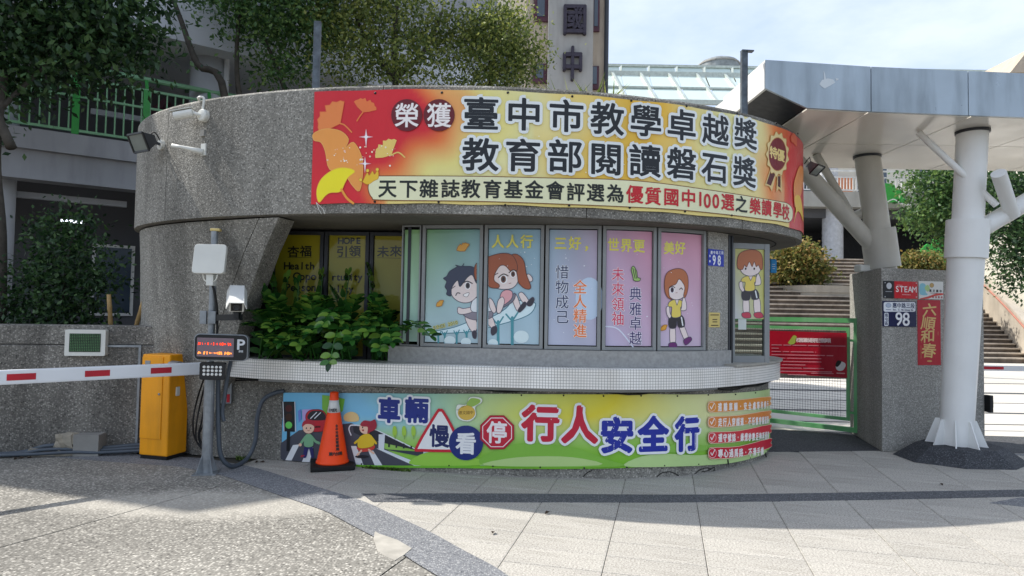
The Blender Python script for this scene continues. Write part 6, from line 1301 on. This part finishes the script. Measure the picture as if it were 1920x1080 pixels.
def bush(label, x, y, Y, r, seed, base):
    c = A_3(x, y, Y); k = Y/F
    bl_ = [(c[0]+dx*k*r[0], Y+dy, c[2]+dz*k*r[1], r[0]*k*s_, r[0]*k*.7*s_, r[1]*k*s_) for dx, dy, dz, s_ in ((0, 0, 0, .75), (-.5, 0, -.1, .55), (.5, .1, -.15, .55), (.1, -.3, .35, .5), (-.25, .1, .4, .45), (.3, 0, -.4, .4))]
    return tree(label, base, bl_, 6500, .13, 'leaf_bush', [([(c[0], Y, base[2]), (c[0]+dx, Y, c[2]-.6), (c[0]+dx*2.2, Y, c[2]+.2)], (.06, .03)) for dx in (-.3, 0, .3)], .2, seed, cat='bush', name='bush')
bush('rusty green clipped bush in the angular stair planter', 1497, 497, 20.9, (62, 52), 51, (9.4, 20.9, 2.4)); bush('round rusty bush above the gate pillar', 1727, 500, 25, (50, 28), 53, (16, 25, 2.9))
# glossy plants in the planter
def leaflet(mb_v, mb_f, p, d, nrm, l, wd):
    s_ = d.cross(nrm).normalized(); k = len(mb_v); pr = [(0, .15), (.25, .85), (.55, 1.), (.82, .7), (1., .05)]
    for t, w_ in pr:
        c = p+d*l*t-nrm*l*.18*t*t; mb_v.extend([c-s_*wd*w_+nrm*wd*.25*w_, c, c+s_*wd*w_+nrm*wd*.25*w_])
    for i in range(4):
        a = k+3*i; mb_f.extend([(a, a+1, a+4, a+3), (a+1, a+2, a+5, a+4)])
def frond(parent, base, tip, sag, n, size, rnd):
    base, tip = Vector(base), Vector(tip); V, Fc = [], []; mid = (base+tip)/2+Vector((0, 0, sag)); pts = [Vector(q) for q in spline([base, mid, tip], 10)]
    st = MB().tube(pts, np.linspace(.012, .004, len(pts)), 6); V += [Vector(q) for q in st.v]; Fc += st.f
    m = len(pts)
    for i in range(n):
        t = .22+.78*i/(n-1); k = min(m-2, int(t*(m-1))); p = pts[k]+(pts[k+1]-pts[k])*(t*(m-1)-k); d = (pts[k+1]-pts[k]).normalized(); sd, up = frame_of(d)
        if up.z < 0: up = -up; sd = -sd
        l = size*(1-.45*abs(t-.45))*rnd.uniform(.85, 1.15)
        for sg in (-1, 1): dd = (sd*sg*.85+d*.45+up*rnd.uniform(.1, .5)).normalized(); leaflet(V, Fc, p, dd, (up*.9-sd*sg*.35).normalized(), l, l*.34)
    leaflet(V, Fc, pts[-1], (pts[-1]-pts[-2]).normalized(), Vector((0, 0, 1)), size*.8, size*.22)
    return obj('frond', V, Fc, 'leaf_zz', parent, smooth=True)
zr = random.Random(12)
zz = []
for k, (bx, lab) in enumerate(((-2.35, 'glossy-leaved planter plant against the slanting jamb'), (-2.0, 'glossy-leaved planter plant below the word Health'), (-1.65, 'glossy-leaved planter plant below the word HOPE'), (-1.25, 'glossy-leaved planter plant reaching over the window sill'))):
    zz.append(thing('planter_plant', lab, 'plant', (bx, 6.3, .96), 'plants in the booth planter'))
FR = [  # plant, tip pixel x, y, distance, sag
    (0, 500, 505, 6.2, .12), (0, 478, 585, 5.95, .1), (0, 520, 560, 6.05, .1), (0, 466, 610, 5.9, .08), (0, 498, 635, 5.88, .12), (0, 540, 520, 6.3, .1), (0, 487, 540, 6.1, .1),
    (1, 560, 530, 6.3, .1), (1, 545, 590, 5.95, .14), (1, 530, 640, 5.85, .16), (1, 520, 600, 5.9, .12), (1, 605, 515, 6.35, .06), (1, 575, 570, 6.05, .12), (1, 560, 645, 5.84, .18), (1, 505, 570, 6.0, .1),
    (2, 590, 555, 5.95, .14), (2, 620, 540, 6.3, .1), (2, 655, 515, 6.35, .06), (2, 640, 600, 5.85, .16), (2, 605, 610, 5.8, .2), (2, 618, 678, 5.62, .26), (2, 670, 560, 6.1, .1), (2, 580, 625, 5.84, .18), (2, 660, 635, 5.76, .2),
    (3, 690, 505, 6.38, .05), (3, 705, 560, 6.15, .1), (3, 700, 590, 5.95, .14), (3, 735, 590, 6.2, .1), (3, 808, 630, 5.66, .16), (3, 735, 640, 5.72, .18), (3, 690, 620, 5.8, .18), (3, 760, 615, 5.95, .12), (3, 712, 655, 5.72, .2)]
for k in range(34): FR.append((zr.randrange(4), 0, 0, 0, 0)); q = FR[-1]; pc_ = (500, 560, 620, 690)[q[0]]; FR[-1] = (q[0], pc_+zr.uniform(-55, 60), zr.uniform(560, 668), zr.uniform(5.85, 6.25), zr.uniform(.06, .16))
for k, x, y, Y, sg in FR:
    b = WL[zz[k].name]; frond(zz[k], (b.x+zr.uniform(-.12, .12), b.y+zr.uniform(-.06, .08), .955), A_3(x, y, Y), sg*1.3+zr.uniform(-.02, .06), zr.choice((8, 9, 10)), .12, zr)
# dry leaf in the planter, bamboo stakes, weeds, dead leaves
plain('bamboo', 'a98a5a', .6, 0, .25, 20)
for (x0, y0, x1, y1, lab) in ((208, 615, 204, 552, 'upright bamboo stake behind the low wall'), (255, 612, 273, 551, 'leaning bamboo stake beside the booth wall'), (284, 612, 288, 577, 'short bamboo stake nearest the hose')):
    a, b = Vector(A_3(x0, y0, 6.95)), Vector(A_3(x1, y1, 6.9)); a = a+(a-b)*.25; t = thing('bamboo_stake', lab, 'stake', tuple(a)); d = b-a
    MB().tube([a+d*q for q in (0, .3, .32, .62, .64, 1)], [.022, .021, .024, .021, .024, .02], 8).build('cane', 'bamboo', t, smooth=True); MB().lathe([(.012, 0), (.012, .004)], b, 8, d).build('cut_end', 'bark', t)
def tuft(name, label, cat, pts, n, h, mat, seed, spread=.05, width=.006):
    r = random.Random(seed); V, Fc = [], []
    for i in range(n):
        p = Vector(r.choice(pts))+Vector((r.uniform(-1, 1)*spread, r.uniform(-1, 1)*spread*.5, 0)); d = Vector((r.uniform(-.6, .6), r.uniform(-.8, .3), 1)); hh = h*r.uniform(.4, 1.2); s_ = Vector((r.uniform(-1, 1), r.uniform(-1, 1), 0)).normalized()*width; k = len(V)
        V += [p-s_, p+s_, p+d*hh*.6+s_*.8, p+d*hh*.6-s_*.8, p+d*hh+Vector((d.x, d.y, -.3))*hh*.4]; Fc += [(k, k+1, k+2, k+3), (k+3, k+2, k+4)]
    return tag(stuff(obj(name, V, Fc, mat, None, tuple(pts[0]))), label, cat)
tuft('weeds', 'low weeds in the crack under the road-safety banner', 'weeds', [LS.at(LS.px(x, 875)[0], .0, .05) for x in range(690, 772, 6)], 260, .03, 'leaf_weed', 3, .03, .008)
tuft('weeds', 'small tuft of weeds beside the looped hose', 'weeds', [LS.at(LS.px(x, 858)[0], .0, .06) for x in (455, 462, 468)], 60, .05, 'leaf_weed', 4, .03, .007)
for x, n, h, lab in ((1085, 60, .28, 'wispy weeds growing on the booth roof rim'), (1120, 90, .40, 'tall weeds growing on the booth roof before the tower'), (1180, 34, .22, 'sparse weeds growing on the booth roof before the glazed roof')):
    u = ES.px(x, 175)[0]; tuft('roof_weeds', lab, 'weeds', [ES.at(u+q, 3.26, -.45) for q in (-.1, 0, .1, .2)], n, h, 'leaf_olive', x, .12, .012)
plain('dead_leaf', '3a2a1c', .8); r = random.Random(8)
for k, (x, y) in enumerate(((482, 868), (492, 868), (1026, 964), (925, 1001), (40, 861), (30, 862), (55, 860), (1765, 910))):
    p = Vector(gz(x, y)); a = r.uniform(0, 6.28); q = Vector((math.cos(a), math.sin(a), 0))*.03; s_ = Vector((-q.y, q.x, 0))*.5; z = Vector((0, 0, .007)); h = Vector((0, 0, .016))
    o = obj('dead_leaf', [p-q+z, p+s_+z+h, p+q+z+h*.4, p-s_+z+h*.7, p+z], [(0, 4, 1), (4, 2, 1), (0, 3, 4), (4, 3, 2)], 'dead_leaf', None, tuple(p)); tag(o, 'curled brown dead leaf lying on the pavement', 'leaf', 'dead leaves on the ground')
